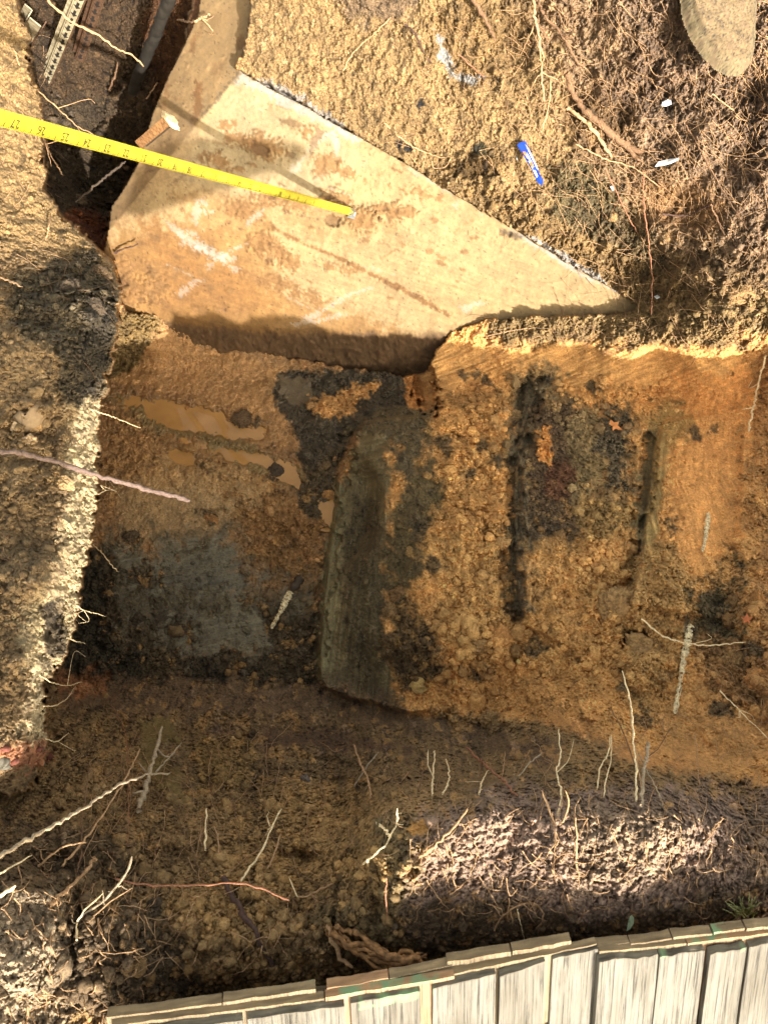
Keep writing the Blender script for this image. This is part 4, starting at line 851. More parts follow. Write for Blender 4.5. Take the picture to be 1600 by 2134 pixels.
ROOTS = [
 # label, points, (h0,h1) over soil, radius px0, px1, mat, nbr
 ('long pinkish root arching over the dark cavity above the steel posts', [(100, 0), (150, 45), (200, 70), (240, 100), (275, 115), (299, 138)], .35, .5, 3.6, 2.0, 'root_tan', 0),
 ('long pale root running down past the yellow tape at the bank edge', [(28, 100), (45, 140), (75, 185), (120, 225), (160, 262), (195, 280)], .04, .9, 2.2, 1.2, 'root_tan', 2),
 ('root end poking out of the bank below the yellow tape', [(85, 275), (95, 300), (112, 335), (131, 364)], .05, .9, 2.2, 1.3, 'root_tan', 2),
 ('pale twig sticking up by the bank corner beside the cavity', [(95, 500), (104, 460), (112, 419)], .0, .06, 2.0, 1.2, 'root_tan', 0),
 ('dark charred twig jutting from the dark clods onto the footing', [(238, 526), (262, 516), (288, 507)], .02, .05, 2.6, 1.5, 'root_dark', 0),
 ('pink root tip at the left edge below the sunny bank', [(-10, 577), (20, 584), (46, 597)], .03, .06, 3.2, 2.0, 'root_tan', 0),
 ('thick purple grey root reaching from the left bank over the pit floor', [(-20, 938), (50, 946), (110, 960), (200, 988), (290, 1015), (350, 1030), (396, 1043)], .09, .70, 6.6, 6.0, 'root_purple', 0),
 ('thin pale twig over the brown puddle, out of the bank edge', [(185, 852), (225, 865), (260, 878), (293, 891)], .02, .60, 1.5, 1.0, 'root_pale', 0),
 ('thin pale twig hanging from the bank edge over grey mud', [(192, 1135), (210, 1150), (230, 1175), (247, 1192)], .02, .55, 1.5, .9, 'root_pale', 0),
 ('small forked white rootlet below the grey mud twig', [(160, 1262), (175, 1272), (200, 1278), (221, 1285)], .02, .5, 1.4, .8, 'root_pale', 2),
 ('short white rootlet at the bank edge above the orange soil', [(140, 1330), (160, 1337), (178, 1342)], .02, .4, 1.4, .9, 'root_pale', 0),
 ('white rootlet curling out over the orange soil at the bank foot', [(82, 1407), (110, 1424), (140, 1430), (170, 1422)], .02, .3, 1.5, .8, 'root_pale', 1),
 ('white curled rootlet below the orange soil on the bank foot', [(90, 1472), (115, 1470), (140, 1455), (158, 1430)], .02, .25, 1.4, .8, 'root_pale', 0),
 ('white rootlet above the red brick rubble', [(95, 1540), (120, 1545), (143, 1527)], .01, .12, 1.5, 1.0, 'root_pale', 1),
 ('short thin rootlets out of the bank beside the thick purple root', [(205, 1030), (220, 1022), (228, 1022)], .01, .3, 1.1, .7, 'root_pale', 2),
 ('very long grey root crossing the lower left slope', [(-30, 1795), (0, 1784), (70, 1745), (130, 1712), (190, 1675), (240, 1640), (285, 1620), (355, 1611)], .22, .20, 6.0, 2.6, 'root_grey', 0),
 ('tan root crossing over the very long grey root', [(130, 1806), (160, 1770), (200, 1720), (240, 1660), (268, 1610), (292, 1560)], .05, .30, 3.0, 2.0, 'root_tan', 0),
 ('thick split root standing up with a white torn edge', [(290, 1690), (302, 1650), (316, 1600), (325, 1560), (338, 1515)], .02, .22, 7.5, 4.5, 'root_grey', 3),
 ('thin twig branching right of the split root', [(325, 1610), (350, 1580), (379, 1548)], .1, .2, 2.6, 2.0, 'root_grey', 0),
 ('red brown hair root hanging left of the split root', [(232, 1470), (250, 1500), (262, 1540), (266, 1600), (267, 1720), (265, 1760)], .15, .05, 1.2, .8, 'root_red', 0),
 ('crooked brown root standing left of the tan root', [(160, 1820), (170, 1780), (172, 1700), (180, 1660), (186, 1604)], .03, .16, 2.6, 1.8, 'root_brown', 1),
 ('curved tan root arching beneath the very long grey root', [(80, 1805), (110, 1780), (140, 1762), (180, 1757)], .03, .10, 3.2, 1.4, 'root_tan', 0),
 ('white stick at the left edge below the long grey root', [(-10, 1826), (25, 1808), (67, 1783)], .04, .08, 2.4, 1.6, 'root_pale', 0),
 ('sawn pale root stub at the left edge above the sunny soil', [(-15, 1870), (10, 1860), (32, 1846)], .03, .06, 5.0, 4.5, 'root_pale', 0),
 ('thick tan root lying between shade and sun on the lower left slope', [(100, 1888), (130, 1865), (165, 1832), (190, 1800), (199, 1787)], .0, .05, 7.0, 3.0, 'root_tan', 0),
 ('grey fork of roots rising from the lower left slope', [(160, 1930), (175, 1905), (215, 1880), (245, 1845), (262, 1820), (275, 1786)], .02, .10, 2.4, 3.2, 'root_grey', 3),
 ('white forked root at the edge of the lower left sunny clods', [(160, 1960), (161, 1925), (175, 1900), (215, 1862)], .02, .06, 2.6, 1.8, 'root_pale', 1),
 ('thin root leaning right from the grey fork', [(195, 1910), (230, 1880), (276, 1851)], .01, .06, 1.8, 1.3, 'root_tan', 0),
 ('long thin red root lying across the slope with a white tip', [(240, 1832), (290, 1843), (350, 1847), (420, 1845), (495, 1840), (550, 1853), (603, 1877)], .05, .10, 2.0, 2.6, 'root_red', 0),
 ('dark thick root slanting down the middle of the slope', [(465, 1830), (495, 1885), (530, 1940), (560, 2000), (575, 2020)], .03, -.01, 7.0, 5.0, 'root_dark', 0),
 ('white upright rootlet in the middle of the slope', [(428, 1772), (429, 1730), (430, 1685)], .02, .09, 2.6, 2.0, 'root_pale', 1),
 ('shorter rootlet right of the white upright rootlet', [(456, 1785), (454, 1750), (446, 1722)], .02, .06, 2.0, 1.3, 'root_tan', 0),
 ('white forked twig leaning right on the slope', [(502, 1838), (520, 1810), (545, 1775), (565, 1725), (587, 1686)], .02, .12, 3.2, 2.0, 'root_pale', 2),
 ('short pale twig right of the forked white twig', [(556, 1812), (570, 1785), (586, 1737)], .01, .08, 2.2, 2.6, 'root_tan', 0),
 ('thin dark hair root hanging above the white forked twig', [(486, 1665), (490, 1710), (503, 1775)], .05, .02, 1.2, .8, 'root_brown', 0),
 ('pale twig forking upward right of the slope middle', [(620, 1872), (650, 1865), (694, 1842)], .01, .05, 2.8, 2.2, 'root_tan', 1),
 ('small white spike beside the pale forking twig', [(620, 1870), (610, 1850), (602, 1828)], .01, .04, 1.5, 1.0, 'root_pale', 0),
 ('upright reddish twig with a white tip left of the slope centre', [(774, 1665), (766, 1625), (750, 1590), (738, 1552)], .01, .16, 3.0, 2.4, 'root_tan', 0),
 ('dark twig crossing behind the upright reddish twig', [(738, 1640), (760, 1605), (789, 1568)], .01, .12, 1.9, 1.9, 'root_grey', 0),
 ('upright white twig, leftmost of the row on the pit lip', [(900, 1658), (902, 1620), (906, 1565)], .01, .12, 2.2, 2.0, 'root_pale', 1),
 ('forked brown twig beside the leftmost upright twig of the lip row', [(872, 1650), (880, 1615), (889, 1582)], .01, .09, 2.2, 1.4, 'root_brown', 2),
 ('white hooked twig third in the row on the pit lip', [(922, 1656), (934, 1630), (934, 1605), (928, 1582)], .01, .09, 2.6, 1.5, 'root_pale', 1),
 ('long dark red root leaning over the pit lip', [(972, 1558), (1000, 1585), (1040, 1620), (1078, 1660)], .12, .02, 3.0, 2.8, 'root_red', 1),
 ('white forked twig right of the long dark red root', [(998, 1656), (1005, 1630), (1019, 1602)], .01, .08, 2.2, 1.3, 'root_pale', 1),
 ('thin straight twig above the pit lip', [(1046, 1620), (1050, 1590), (1052, 1566)], .01, .07, 1.6, 1.2, 'root_tan', 0),
 ('grey slanting stick above the lit soil patch', [(1080, 1620), (1105, 1590), (1128, 1569)], .01, .08, 2.4, 2.0, 'root_grey', 0),
 ('tall wavy pale root above the lit soil patch', [(1162, 1700), (1170, 1650), (1160, 1610), (1168, 1570), (1164, 1520)], .0, .20, 2.6, 1.5, 'root_pale', 1),
 ('branching root stems standing in the lit soil patch', [(1157, 1764), (1155, 1720), (1145, 1690), (1130, 1648)], .01, .08, 3.0, 2.6, 'root_tan', 2),
 ('wavy root right of the branching stems in the lit patch', [(1165, 1720), (1180, 1700), (1184, 1670), (1178, 1648)], .01, .08, 2.4, 2.0, 'root_tan', 0),
 ('upright rootlet in the middle of the lit soil patch', [(1200, 1790), (1201, 1750), (1200, 1704)], .01, .06, 2.6, 1.6, 'root_tan', 1),
 ('wavy white root on the right of the tall pale one', [(1244, 1645), (1250, 1600), (1265, 1575), (1271, 1534)], .01, .16, 2.0, 1.3, 'root_pale', 1),
 ('second wavy white root close beside it, with bent foot', [(1258, 1660), (1264, 1620), (1272, 1590), (1274, 1532)], .01, .14, 1.8, 1.2, 'root_pale', 0),
 ('tallest pale root of the bundle standing at the lip, white tip', [(1325, 1670), (1325, 1600), (1320, 1550), (1315, 1480), (1296, 1398)], .01, .25, 2.8, 1.7, 'root_pale', 0),
 ('brown twig of the bundle at the lip, leaning left', [(1330, 1640), (1318, 1580), (1290, 1510), (1272, 1478)], .01, .2, 2.0, 1.4, 'root_brown', 0),
 ('thick grey peeled stick in the bundle at the lip', [(1336, 1680), (1340, 1620), (1346, 1580), (1349, 1547)], .01, .14, 4.0, 4.5, 'root_grey', 0),
 ('thin pink twig of the bundle at the lip', [(1338, 1660), (1330, 1600), (1318, 1520), (1314, 1446)], .01, .2, 1.8, 1.2, 'root_tan', 0),
 ('long root of the bundle bending right into shade', [(1385, 1690), (1365, 1640), (1345, 1600), (1330, 1570)], .0, .1, 2.4, 1.8, 'root_grey', 1),
 ('thin twig leaning right above the bundle at the lip', [(1345, 1580), (1372, 1560), (1394, 1520)], .05, .12, 1.5, 1.0, 'root_brown', 0),
 ('curved hair root hanging at right of the lip bundle', [(1447, 1530), (1452, 1580), (1458, 1640)], .03, .02, 1.4, 1.0, 'root_tan', 0),
 ('large arched rootlet looping out of dark soil near the fence', [(1030, 1940), (1048, 1908), (1080, 1888), (1110, 1882), (1132, 1900), (1128, 1922), (1115, 1940)], .0, .0, 2.8, 2.2, 'root_tan', 1),
 ('thin rootlet hanging down from the arched rootlet', [(1078, 1896), (1084, 1925), (1092, 1958)], .03, .01, 1.5, 1.0, 'root_pale', 0),
 ('y shaped rootlet at the top of the dark soil', [(1055, 1830), (1062, 1868), (1078, 1853)], .02, .02, 1.6, 1.0, 'root_tan', 0),
 ('smooth pale stick lying on the left end of the lit patch', [(875, 1785), (905, 1765), (940, 1730), (974, 1686)], .012, .05, 4.6, 2.6, 'root_tan', 0),
 ('white forked root at the lit soil left of the pale stick', [(800, 1770), (815, 1740), (826, 1715), (828, 1685)], .01, .08, 2.8, 2.0, 'root_pale', 2),
 ('short bluish white stick left of the white forked root', [(757, 1801), (775, 1785), (802, 1764)], .01, .05, 3.2, 2.4, 'root_pale', 0),
 ('small curved white root above the bluish stick', [(785, 1716), (800, 1728), (814, 1745)], .01, .05, 3.0, 2.0, 'root_pale', 0),
 ('thin red hanging root at the left end of the fence', [(804, 1830), (804, 1870), (806, 1918)], .04, .02, 2.0, 1.6, 'root_red', 0),
 ('brown twig lying in the dark soil by the grass tuft', [(1450, 1905), (1480, 1930), (1520, 1922), (1560, 1916)], .01, .02, 2.4, 1.6, 'root_brown', 1),
 ('thin white root crossing the bark strip on the right terrace', [(1336, 1290), (1380, 1325), (1440, 1343), (1500, 1343), (1555, 1338)], .03, .03, 2.0, 1.4, 'root_pale', 2),
 ('crooked dark root lying in the upper middle of the far bank', [(845, 50), (868, 75), (880, 105), (900, 132)], .01, .0, 2.8, 1.8, 'root_dark', 0),
 ('thick smooth brown root coming down from the top edge', [(975, -20), (1000, 20), (1015, 50), (1032, 84)], .02, .02, 6.5, 4.0, 'root_brown', 0),
 ('long root with drooping branches from the top edge', [(1112, -20), (1113, 30), (1125, 90), (1128, 150), (1133, 210)], .05, .03, 3.6, 2.0, 'root_tan', 4),
 ('long diagonal root at the right of the drooping ones', [(1120, 0), (1140, 40), (1170, 70), (1195, 115), (1215, 140)], .03, .02, 3.4, 3.6, 'root_brown', 3),
 ('short thick root hanging right of the drooping branches', [(1115, 40), (1130, 60), (1142, 90)], .04, .02, 3.6, 2.4, 'root_brown', 1),
 ('pale thin root hanging beside the wrapper', [(1147, 160), (1145, 210), (1132, 260), (1127, 275)], .04, .02, 2.4, 1.4, 'root_tan', 1),
 ('root leaning down left from the drooping ones', [(1115, 45), (1100, 80), (1085, 112)], .04, .01, 2.0, 1.2, 'root_tan', 2),
 ('thick woody root slanting through the far bank', [(1180, 150), (1195, 195), (1225, 235), (1260, 265), (1300, 300), (1340, 320)], .0, .005, 8.0, 9.0, 'root_brown', 3),
 ('split thinner woody root just left of the thick one', [(1182, 225), (1215, 250), (1250, 290), (1275, 328)], .01, .01, 5.0, 3.8, 'root_tan', 0),
 ('long hair root falling straight from the far bank', [(1340, 355), (1341, 420), (1350, 500), (1358, 580), (1357, 655)], .02, .04, 1.8, 1.3, 'root_red', 0),
 ('long thin root below the woody roots', [(1200, 300), (1260, 330), (1320, 350), (1376, 390)], .03, .02, 1.8, 1.2, 'root_tan', 1),
 ('thin dark diagonal root left of the white litter', [(1260, 350), (1290, 410), (1330, 490)], .02, .01, 1.8, 1.0, 'root_red', 1),
 ('pale root curve running along the concrete edge', [(800, 255), (830, 285), (880, 315), (930, 330)], .005, .01, 2.2, 1.4, 'root_tan', 2),
 ('curving pale root above the concrete corner', [(715, 145), (740, 105), (780, 70), (815, 35)], .005, .01, 1.8, 1.2, 'root_tan', 0),
 ('brown twig lying beside the crooked dark root', [(955, 113), (985, 140), (1010, 162)], .005, .01, 1.8, 1.5, 'root_red', 0),
 ('loop of thin root right of the concrete edge', [(900, 335), (905, 350), (930, 345), (940, 325)], .01, .01, 1.3, 1.0, 'root_tan', 0),
 ('thin root leaning left under the stone slab', [(1430, 260), (1470, 330), (1510, 400), (1560, 480)], .02, .02, 2.0, 1.2, 'root_brown', 2),
 ('straight thin twig below the clear plastic lump', [(1484, 195), (1510, 215), (1530, 231)], .03, .02, 1.8, 1.2, 'root_tan', 0),
 ('long dark twig right of the white litter', [(1480, 425), (1495, 460), (1510, 490)], .03, .01, 2.6, 1.8, 'root_brown', 0),
 ('dark curved root lying over the orange hollow', [(1380, 445), (1430, 450), (1470, 430), (1490, 425)], .01, .02, 2.6, 1.6, 'root_dark', 0),
 ('pale root tangle low at the right edge', [(1500, 1440), (1540, 1480), (1600, 1540)], .02, .03, 1.8, 1.2, 'root_pale', 4),
 ('root loops hanging at the right edge of the terrace', [(1596, 740), (1580, 800), (1570, 850), (1560, 900)], .03, .03, 3.0, 2.6, 'root_pale', 3),
 ('thin reddish root from the sunlit shelf downward', [(1015, 700), (1060, 690), (1110, 682)], .01, .01, 1.4, .9, 'root_tan', 0),
 ('white twig in the shade of the cavity wall', [(228, 188), (238, 160), (246, 130)], .05, .05, 3.0, 2.4, 'root_brown', 0),
 ('branching pale root on the concrete side face edge', [(370, 40), (400, 45), (420, 36), (438, 28)], .06, .05, 2.0, 2.6, 'root_tan', 2),
 ('fine orange root across the cavity foot of the footing', [(305, 205), (322, 180), (328, 170)], .05, .05, 2.0, 1.2, 'root_tan', 0),
]
for lab, pts, h0, h1, ra, rb, mt, nb in ROOTS:
    m3 = strand(pts, h0, h1) if max(h0, h1) > .06 else place(lift([(p[0], p[1], h0 + (h1 - h0) * i / (len(pts) - 1)) for i, p in enumerate(pts)], .004))
    dm = float(dsurf(pts[0][0], pts[0][1])) - h0; de = float(dsurf(pts[-1][0], pts[-1][1])) - h1
    ln = sum(math.dist(m3[i], m3[i + 1]) for i in range(len(m3) - 1))
    br = auto_branches(m3, nb, ln * .35, rb * PXM * de * .55)
    make_root(lab, m3, ra * .8 * PXM * dm, rb * .8 * PXM * de, mt, br, knob=.26)

# unnamed fine hair roots: nobody could count them
def hairs(name, regions, mat, label_kind='stuff'):
    paths = []
    for poly_c, n, ln, ang, r in regions:
        (x0, y0, x1, y1) = poly_c
        for _ in range(n):
            x = rnd.uniform(x0, x1); y = rnd.uniform(y0, y1); a = R(rnd.gauss(ang, 40)); l = ln * rnd.uniform(.4, 1.3)
            pts = []; cx, cy = x, y
            for k in range(4):
                pts.append((cx, cy, rnd.uniform(.002, .02))); a += rnd.gauss(0, .35); cx += math.cos(a) * l / 3; cy += math.sin(a) * l / 3
            paths.append((place(pts), r * 1.9 * PXM * rnd.uniform(.6, 1.3), r * PXM))
    V, F_ = tube(paths, sides=4, knob=.1)
    tag(link(name, mesh_np(name, V, F_, M[mat])), kind='stuff')
hairs('fine_root_hairs', [((1050, 0, 1600, 420), 420, 70, 60, .6), ((1150, 250, 1600, 650), 230, 80, 60, .6), ((800, 0, 1100, 330), 60, 50, 60, .6), ((1000, 650, 1600, 760), 60, 60, 160, .7), ((850, 1650, 1560, 1900), 200, 40, 90, .6), ((1500, 1350, 1600, 1800), 60, 60, 45, .6), ((150, 1500, 620, 2000), 150, 80, 100, .7), ((0, 1750, 300, 2134), 110, 50, 60, .7), ((600, 1560, 1250, 1900), 90, 60, 90, .65), ((0, 0, 110, 560), 50, 50, 70, .6), ((1520, 0, 1600, 260), 60, 40, 90, .9), ((1100, 1480, 1500, 1680), 50, 60, 70, .6)], 'root_tan')
hairs('dark_root_hairs', [((1050, 0, 1600, 500), 120, 80, 65, .6), ((1380, 330, 1600, 620), 50, 110, 70, .55), ((1150, 550, 1500, 700), 25, 80, 60, .6), ((200, 1500, 700, 1950), 50, 90, 80, .7), ((0, 550, 230, 1500), 30, 70, 60, .6)], 'root_brown')

# ------------------------------------------------------------------ lumps
def ico(sub):
    t = (1 + 5 ** .5) / 2
    v = [(-1, t, 0), (1, t, 0), (-1, -t, 0), (1, -t, 0), (0, -1, t), (0, 1, t), (0, -1, -t), (0, 1, -t), (t, 0, -1), (t, 0, 1), (-t, 0, -1), (-t, 0, 1)]
    f = [(0, 11, 5), (0, 5, 1), (0, 1, 7), (0, 7, 10), (0, 10, 11), (1, 5, 9), (5, 11, 4), (11, 10, 2), (10, 7, 6), (7, 1, 8), (3, 9, 4), (3, 4, 2), (3, 2, 6), (3, 6, 8), (3, 8, 9), (4, 9, 5), (2, 4, 11), (6, 2, 10), (8, 6, 7), (9, 8, 1)]
    v = [np.array(x) / np.linalg.norm(x) for x in v]
    for _ in range(sub):
        c = {}; nf = []
        def mid(a, b):
            k = (min(a, b), max(a, b))
            if k not in c: m = v[a] + v[b]; v.append(m / np.linalg.norm(m)); c[k] = len(v) - 1
            return c[k]
        for a, b, d in f:
            ab, bd, da = mid(a, b), mid(b, d), mid(d, a); nf += [(a, ab, da), (b, bd, ab), (d, da, bd), (ab, bd, da)]
        f = nf
    return np.array(v), np.array(f, np.int32)
IV, IF = ico(1)
IV3, IF3 = ico(4)
def lump(seed, rough=.35, facet=.3):
    q = IV3 * 1.3 + seed * 3.7
    r = 1 + rough * .9 * fbm(q, 1.0, 2, seed) + rough * .6 * fbm(q, 3.5, 2, seed + 2) + rough * .45 * fbm(q, 9, 3, seed + 5, .7)
    for _ in range(5):   # broken faces
        n = NR.normal(size=3); n /= np.linalg.norm(n); dd = IV3 @ n; c = rnd.uniform(.6, .9)
        r = np.where(dd * r > c, r + (c / np.maximum(dd, .3) - r) * .8 * facet * 2, r)
    return IV3 * r[:, None]
CLODS = [
 ('large rounded clod high on the left bank near the dark clods', 62, 880, 34, 26, 'greyclay'),
 ('pale broken stone lying in a hollow on the left bank', 66, 872, 0, 0, None),
 ('reddish stone just below the pale broken stone', 62, 918, 17, 15, 'rock'),
 ('small pale pebble left of the broken stone', 31, 890, 9, 12, 'rock'),
 ('round orange clod in the middle of the terrace foot', 1040, 1328, 30, 28, 'orangeclay'),
 ('brown clod left of the round orange clod', 1000, 1345, 26, 22, 'greyclay'),
 ('tan clod in the right terrace beside the grey patch', 1270, 1045, 17, 17, 'greyclay'),
 ('wide mottled clod on the lower right terrace', 1288, 1268, 48, 40, 'greyclay'),
 ('grey smeared clod under the wide mottled clod', 1342, 1352, 44, 34, 'greyclay'),
 ('pinkish clod at the far right edge of the terrace', 1578, 1258, 18, 28, 'orangeclay'),
 ('brown clod at right edge above the root tangle', 1580, 1415, 28, 26, 'orangeclay'),
 ('large clod above the root tangle at right', 1530, 1375, 34, 26, 'greyclay'),
 ('tan clod beside the dark slot on the first terrace', 1065, 870, 26, 16, 'greyclay'),
 ('orange clod on the first terrace near its top', 1010, 815, 26, 14, 'orangeclay'),
 ('pale orange clod in the mixed crumbs of the first terrace', 995, 890, 17, 14, 'orangeclay'),
 ('small dark clod sitting in the grey mud', 285, 1295, 17, 17, 'darkclay'),
 ('dark red clod in the grey mud, middle of three', 337, 1288, 20, 16, 'darkclay'),
 ('dark clod in the grey mud, rightmost of three', 372, 1292, 14, 14, 'darkclay'),
 ('dark clod standing in the brown puddle', 505, 873, 21, 20, 'darkclay'),
 ('charred lump with orange top in the second puddle', 574, 988, 27, 19, 'darkclay'),
 ('small orange clod at the end of the second puddle', 683, 1032, 16, 11, 'orangeclay'),
 ('orange clod half sunk in brown mud', 440, 1085, 17, 16, 'orangeclay'),
 ('brown clod at the left of the pit floor', 272, 1122, 20, 16, 'darkclay'),
 ('round tan lump in the brown mud above the first puddle', 392, 855, 11, 11, 'orangeclay'),
 ('brown clod in grey mud lower left corner', 293, 1340, 26, 18, 'darkclay'),
 ('grey clod jutting from the terrace edge over the clay wall', 838, 1238, 27, 22, 'darkclay'),
 ('brown clod under the grey jutting clod', 818, 1275, 22, 18, 'greyclay'),
 ('round tan stone at the foot of the lower left slope', 285, 2015, 28, 22, 'greyclay'),
 ('large lump hanging on the near slope, lit pale', 1020, 1500, 24, 22, 'greyclay'),
 ('dark bluish stone on the near slope', 636, 1628, 12, 16, 'slate'),
 ('brown clod at the foot of the far bank near the right', 1545, 615, 30, 20, 'greyclay'),
 ('clod in the far bank over the dark patch', 1045, 345, 12, 20, 'greyclay'),
 ('pale orange clod in the hollow of the far bank', 1395, 490, 28, 20, 'greyclay'),
 ('dark brown clod above the right terrace shelf', 1275, 452, 14, 12, 'greyclay'),
 ('flat orange stone beside the brown oak leaf', 1258, 868, 0, 0, None),
 ('grey brown clod on the left bank above the thick root', 130, 1010, 26, 24, 'greyclay'),
 ('big brown clod with shaded face low on the left bank', 70, 1190, 0, 0, None),
 ('clod at the rim of the left bank among dark clods', 195, 640, 24, 22, 'darkclay'),
 ('dark lumpy clod at the corner of the left bank', 205, 570, 28, 22, 'darkclay'),
 ('dark clod below the corner clod of the left bank', 150, 600, 26, 22, 'darkclay'),
]
for i, (lab, x, y, rx, ry, mt) in enumerate(CLODS):
    if mt is None: continue
    d = float(dsurf(x, y)); V = lump(1.3 + i * .77, .42, .35)
    a = R(rnd.uniform(0, 180)); V = V @ np.array([[math.cos(a), -math.sin(a), 0], [math.sin(a), math.cos(a), 0], [0, 0, 1]])
    V = V * np.array([rx, ry, min(rx, ry) * .8]) * .9 * PXM * d
    col = csurf(x + rx * 1.2, y); base = np.array(lin({'orangeclay': (158, 110, 62), 'greyclay': (142, 112, 74), 'darkclay': (66, 54, 42), 'rock': (190, 160, 124), 'slate': (90, 90, 92)}[mt]))
    nn = fbm(V / (rx * PXM * d), 2.0, 3, i * 1.0)[:, None]
    cc = np.clip(base * (1 + .35 * nn) * .8 + col * .25, .01, .8)
    o = link('soil_clod' if mt not in ('rock', 'slate') else 'stone', mesh_np('clod', V, np.concatenate([IF3], 0), M['crumb'], cc))
    o.location = P(x, y, d + min(rx, ry) * .25 * PXM * d); o.rotation_euler = (T, 0, 0)
    tag(o, lab, 'clod' if mt not in ('rock', 'slate') else 'stone')
# pale broken stone: angular
def angular(name, lab, cat, pts, thick, mat, cc=None, lift_=.0):
    """a flat sided stone or chip whose outline is given, domed and faceted"""
    n = len(pts); cxp = sum(p[0] for p in pts) / n; cyp = sum(p[1] for p in pts) / n; d = float(dsurf(cxp, cyp))
    V = []; s = PXM * d
    for k, (sc, h) in enumerate(((1, -.5), (1.02, .1), (.9, .6), (.55, .95), (.2, 1.0))):
        for p in pts:
            V.append(((p[0] - cxp) * s * sc + rnd.uniform(-1, 1) * s, -(p[1] - cyp) * s * sc + rnd.uniform(-1, 1) * s, h * thick + rnd.uniform(-.06, .06) * thick))
    Fq = []
    for k in range(4):
        for i in range(n):
            j = (i + 1) % n; Fq.append((k * n + i, k * n + j, (k + 1) * n + j, (k + 1) * n + i))
    for i in range(1, n - 2, 2): Fq.append((4 * n, 4 * n + n - i, 4 * n + n - i - 1, 4 * n + n - i - 2) if False else (4 * n, 4 * n + i, 4 * n + i + 1, 4 * n + min(i + 2, n - 1)))
    o = link(name, mesh_np(name, np.array(V), np.array(Fq), mat, smooth=False)); o.location = P(cxp, cyp, d - lift_); o.rotation_euler = (T, 0, 0)
    return tag(o, lab, cat)
angular('stone', 'pale broken stone with a sharp notch in a hollow on the left bank', 'stone', [(30, 868), (45, 855), (62, 862), (80, 840), (92, 848), (94, 870), (78, 893), (58, 901), (38, 892)], .02, M['rock'])
angular('stone', 'flat orange stone lying beside the brown oak leaf on the terrace', 'stone', [(1244, 858), (1262, 852), (1282, 856), (1280, 866), (1274, 880), (1258, 880), (1246, 872)], .012, M['orangeclay'])
for lab, pts, mt in (('bright red brick chip at the left edge of the rubble', [(-2, 1556), (8, 1553), (22, 1558), (20, 1566), (4, 1568)], 'brick'), ('dark slate chip at the left edge under the brick', [(-2, 1572), (10, 1576), (20, 1588), (8, 1602), (-4, 1596)], 'slate'),
                     ('red brick chip right of the dark slate in the rubble', [(70, 1562), (84, 1557), (90, 1562), (78, 1568)], 'brick'), ('red crumb of brick at the bank edge in the rubble', [(90, 1572), (104, 1570), (112, 1582), (100, 1592)], 'brick'),
                     ('red brick crumb in the middle of the rubble', [(24, 1584), (36, 1580), (38, 1592), (26, 1596)], 'brick'), ('grey slate chip beside the middle brick crumb', [(0, 1592), (16, 1590), (20, 1602), (4, 1606)], 'slate'), ('brown chip of tile leaning in the rubble', [(76, 1578), (84, 1582), (94, 1594), (84, 1590)], 'slate')):
    angular('rubble_chip', lab, 'brick chip', pts, .008, M[mt], lift_=.003)

def crumbs(name, regions, smin, smax):
    xs, ys, ss = [], [], []
    for (x0, y0, x1, y1, n) in regions:
        force = 1 if n < 1000 else 0
        x = NR.uniform(x0, x1, n); y = NR.uniform(y0, y1, n)
        ix = ((x - X0) / (X1 - X0) * (nx - 1)).astype(int); iy = ((y - Y0) / (Y1 - Y0) * (ny - 1)).astype(int)
        ok = (NR.uniform(size=n) < np.maximum(LUM[iy, ix] * 1.2 + .04, force)) & (m_slab[iy, ix] < .05) & (patchy2[iy, ix] > NR.uniform(size=n) * .8)
        xs.append(x[ok]); ys.append(y[ok]); u = NR.uniform(size=ok.sum()); ss.append(smin * (1 - u * (1 - (smin / smax) ** 1.8)) ** (-1 / 1.8))
    x = np.concatenate(xs); y = np.concatenate(ys); s = np.concatenate(ss); n = len(x)
    d = dsurf(x, y); c = unproj(x, y, d + s * .2)
    tem = [IV * (1 + .22 * NR.uniform(-1, 1, (len(IV), 1))) for _ in range(12)]
    A = NR.normal(size=(n, 4)); A /= np.linalg.norm(A, axis=1)[:, None]; a, b, e, f = A.T
    Rm = np.stack([1 - 2 * (e * e + f * f), 2 * (b * e - a * f), 2 * (b * f + a * e), 2 * (b * e + a * f), 1 - 2 * (b * b + f * f), 2 * (e * f - a * b), 2 * (b * f - a * e), 2 * (e * f + a * b), 1 - 2 * (b * b + e * e)], -1).reshape(n, 3, 3)
    tv = np.array(tem)[NR.randint(0, 12, n)] * NR.uniform(.6, 1.1, (n, 1, 3))
    V = np.einsum('nij,nkj->nki', Rm, tv) * s[:, None, None] + c[:, None]
    Fq = (IF[None] + (np.arange(n) * len(IV))[:, None, None]).reshape(-1, 3)
    col = csurf(x, y) * NR.uniform(.75, 1.25, (n, 1)); col = np.repeat(col[:, None], len(IV), 1)
    tag(link(name, mesh_np(name, V, Fq, M['crumb'], np.clip(col, .01, .8), smooth=False)), kind='stuff')
    return n
crumbs('loose_soil_crumbs', [(-50, -50, 1650, 2134, 20000), (880, 780, 1600, 1560, 7000), (490, 1040, 700, 1430, 4600), (120, 1330, 680, 1460, 4500), (100, 1480, 850, 2100, 11000), (0, 560, 250, 1600, 1001), (60, 0, 420, 480, 3500), (880, 400, 1600, 700, 5000), (230, 1120, 640, 1370, 900), (230, 1120, 640, 1370, 700), (220, 820, 640, 1100, 500), (690, 880, 850, 1440, 500)], .0020, .011)

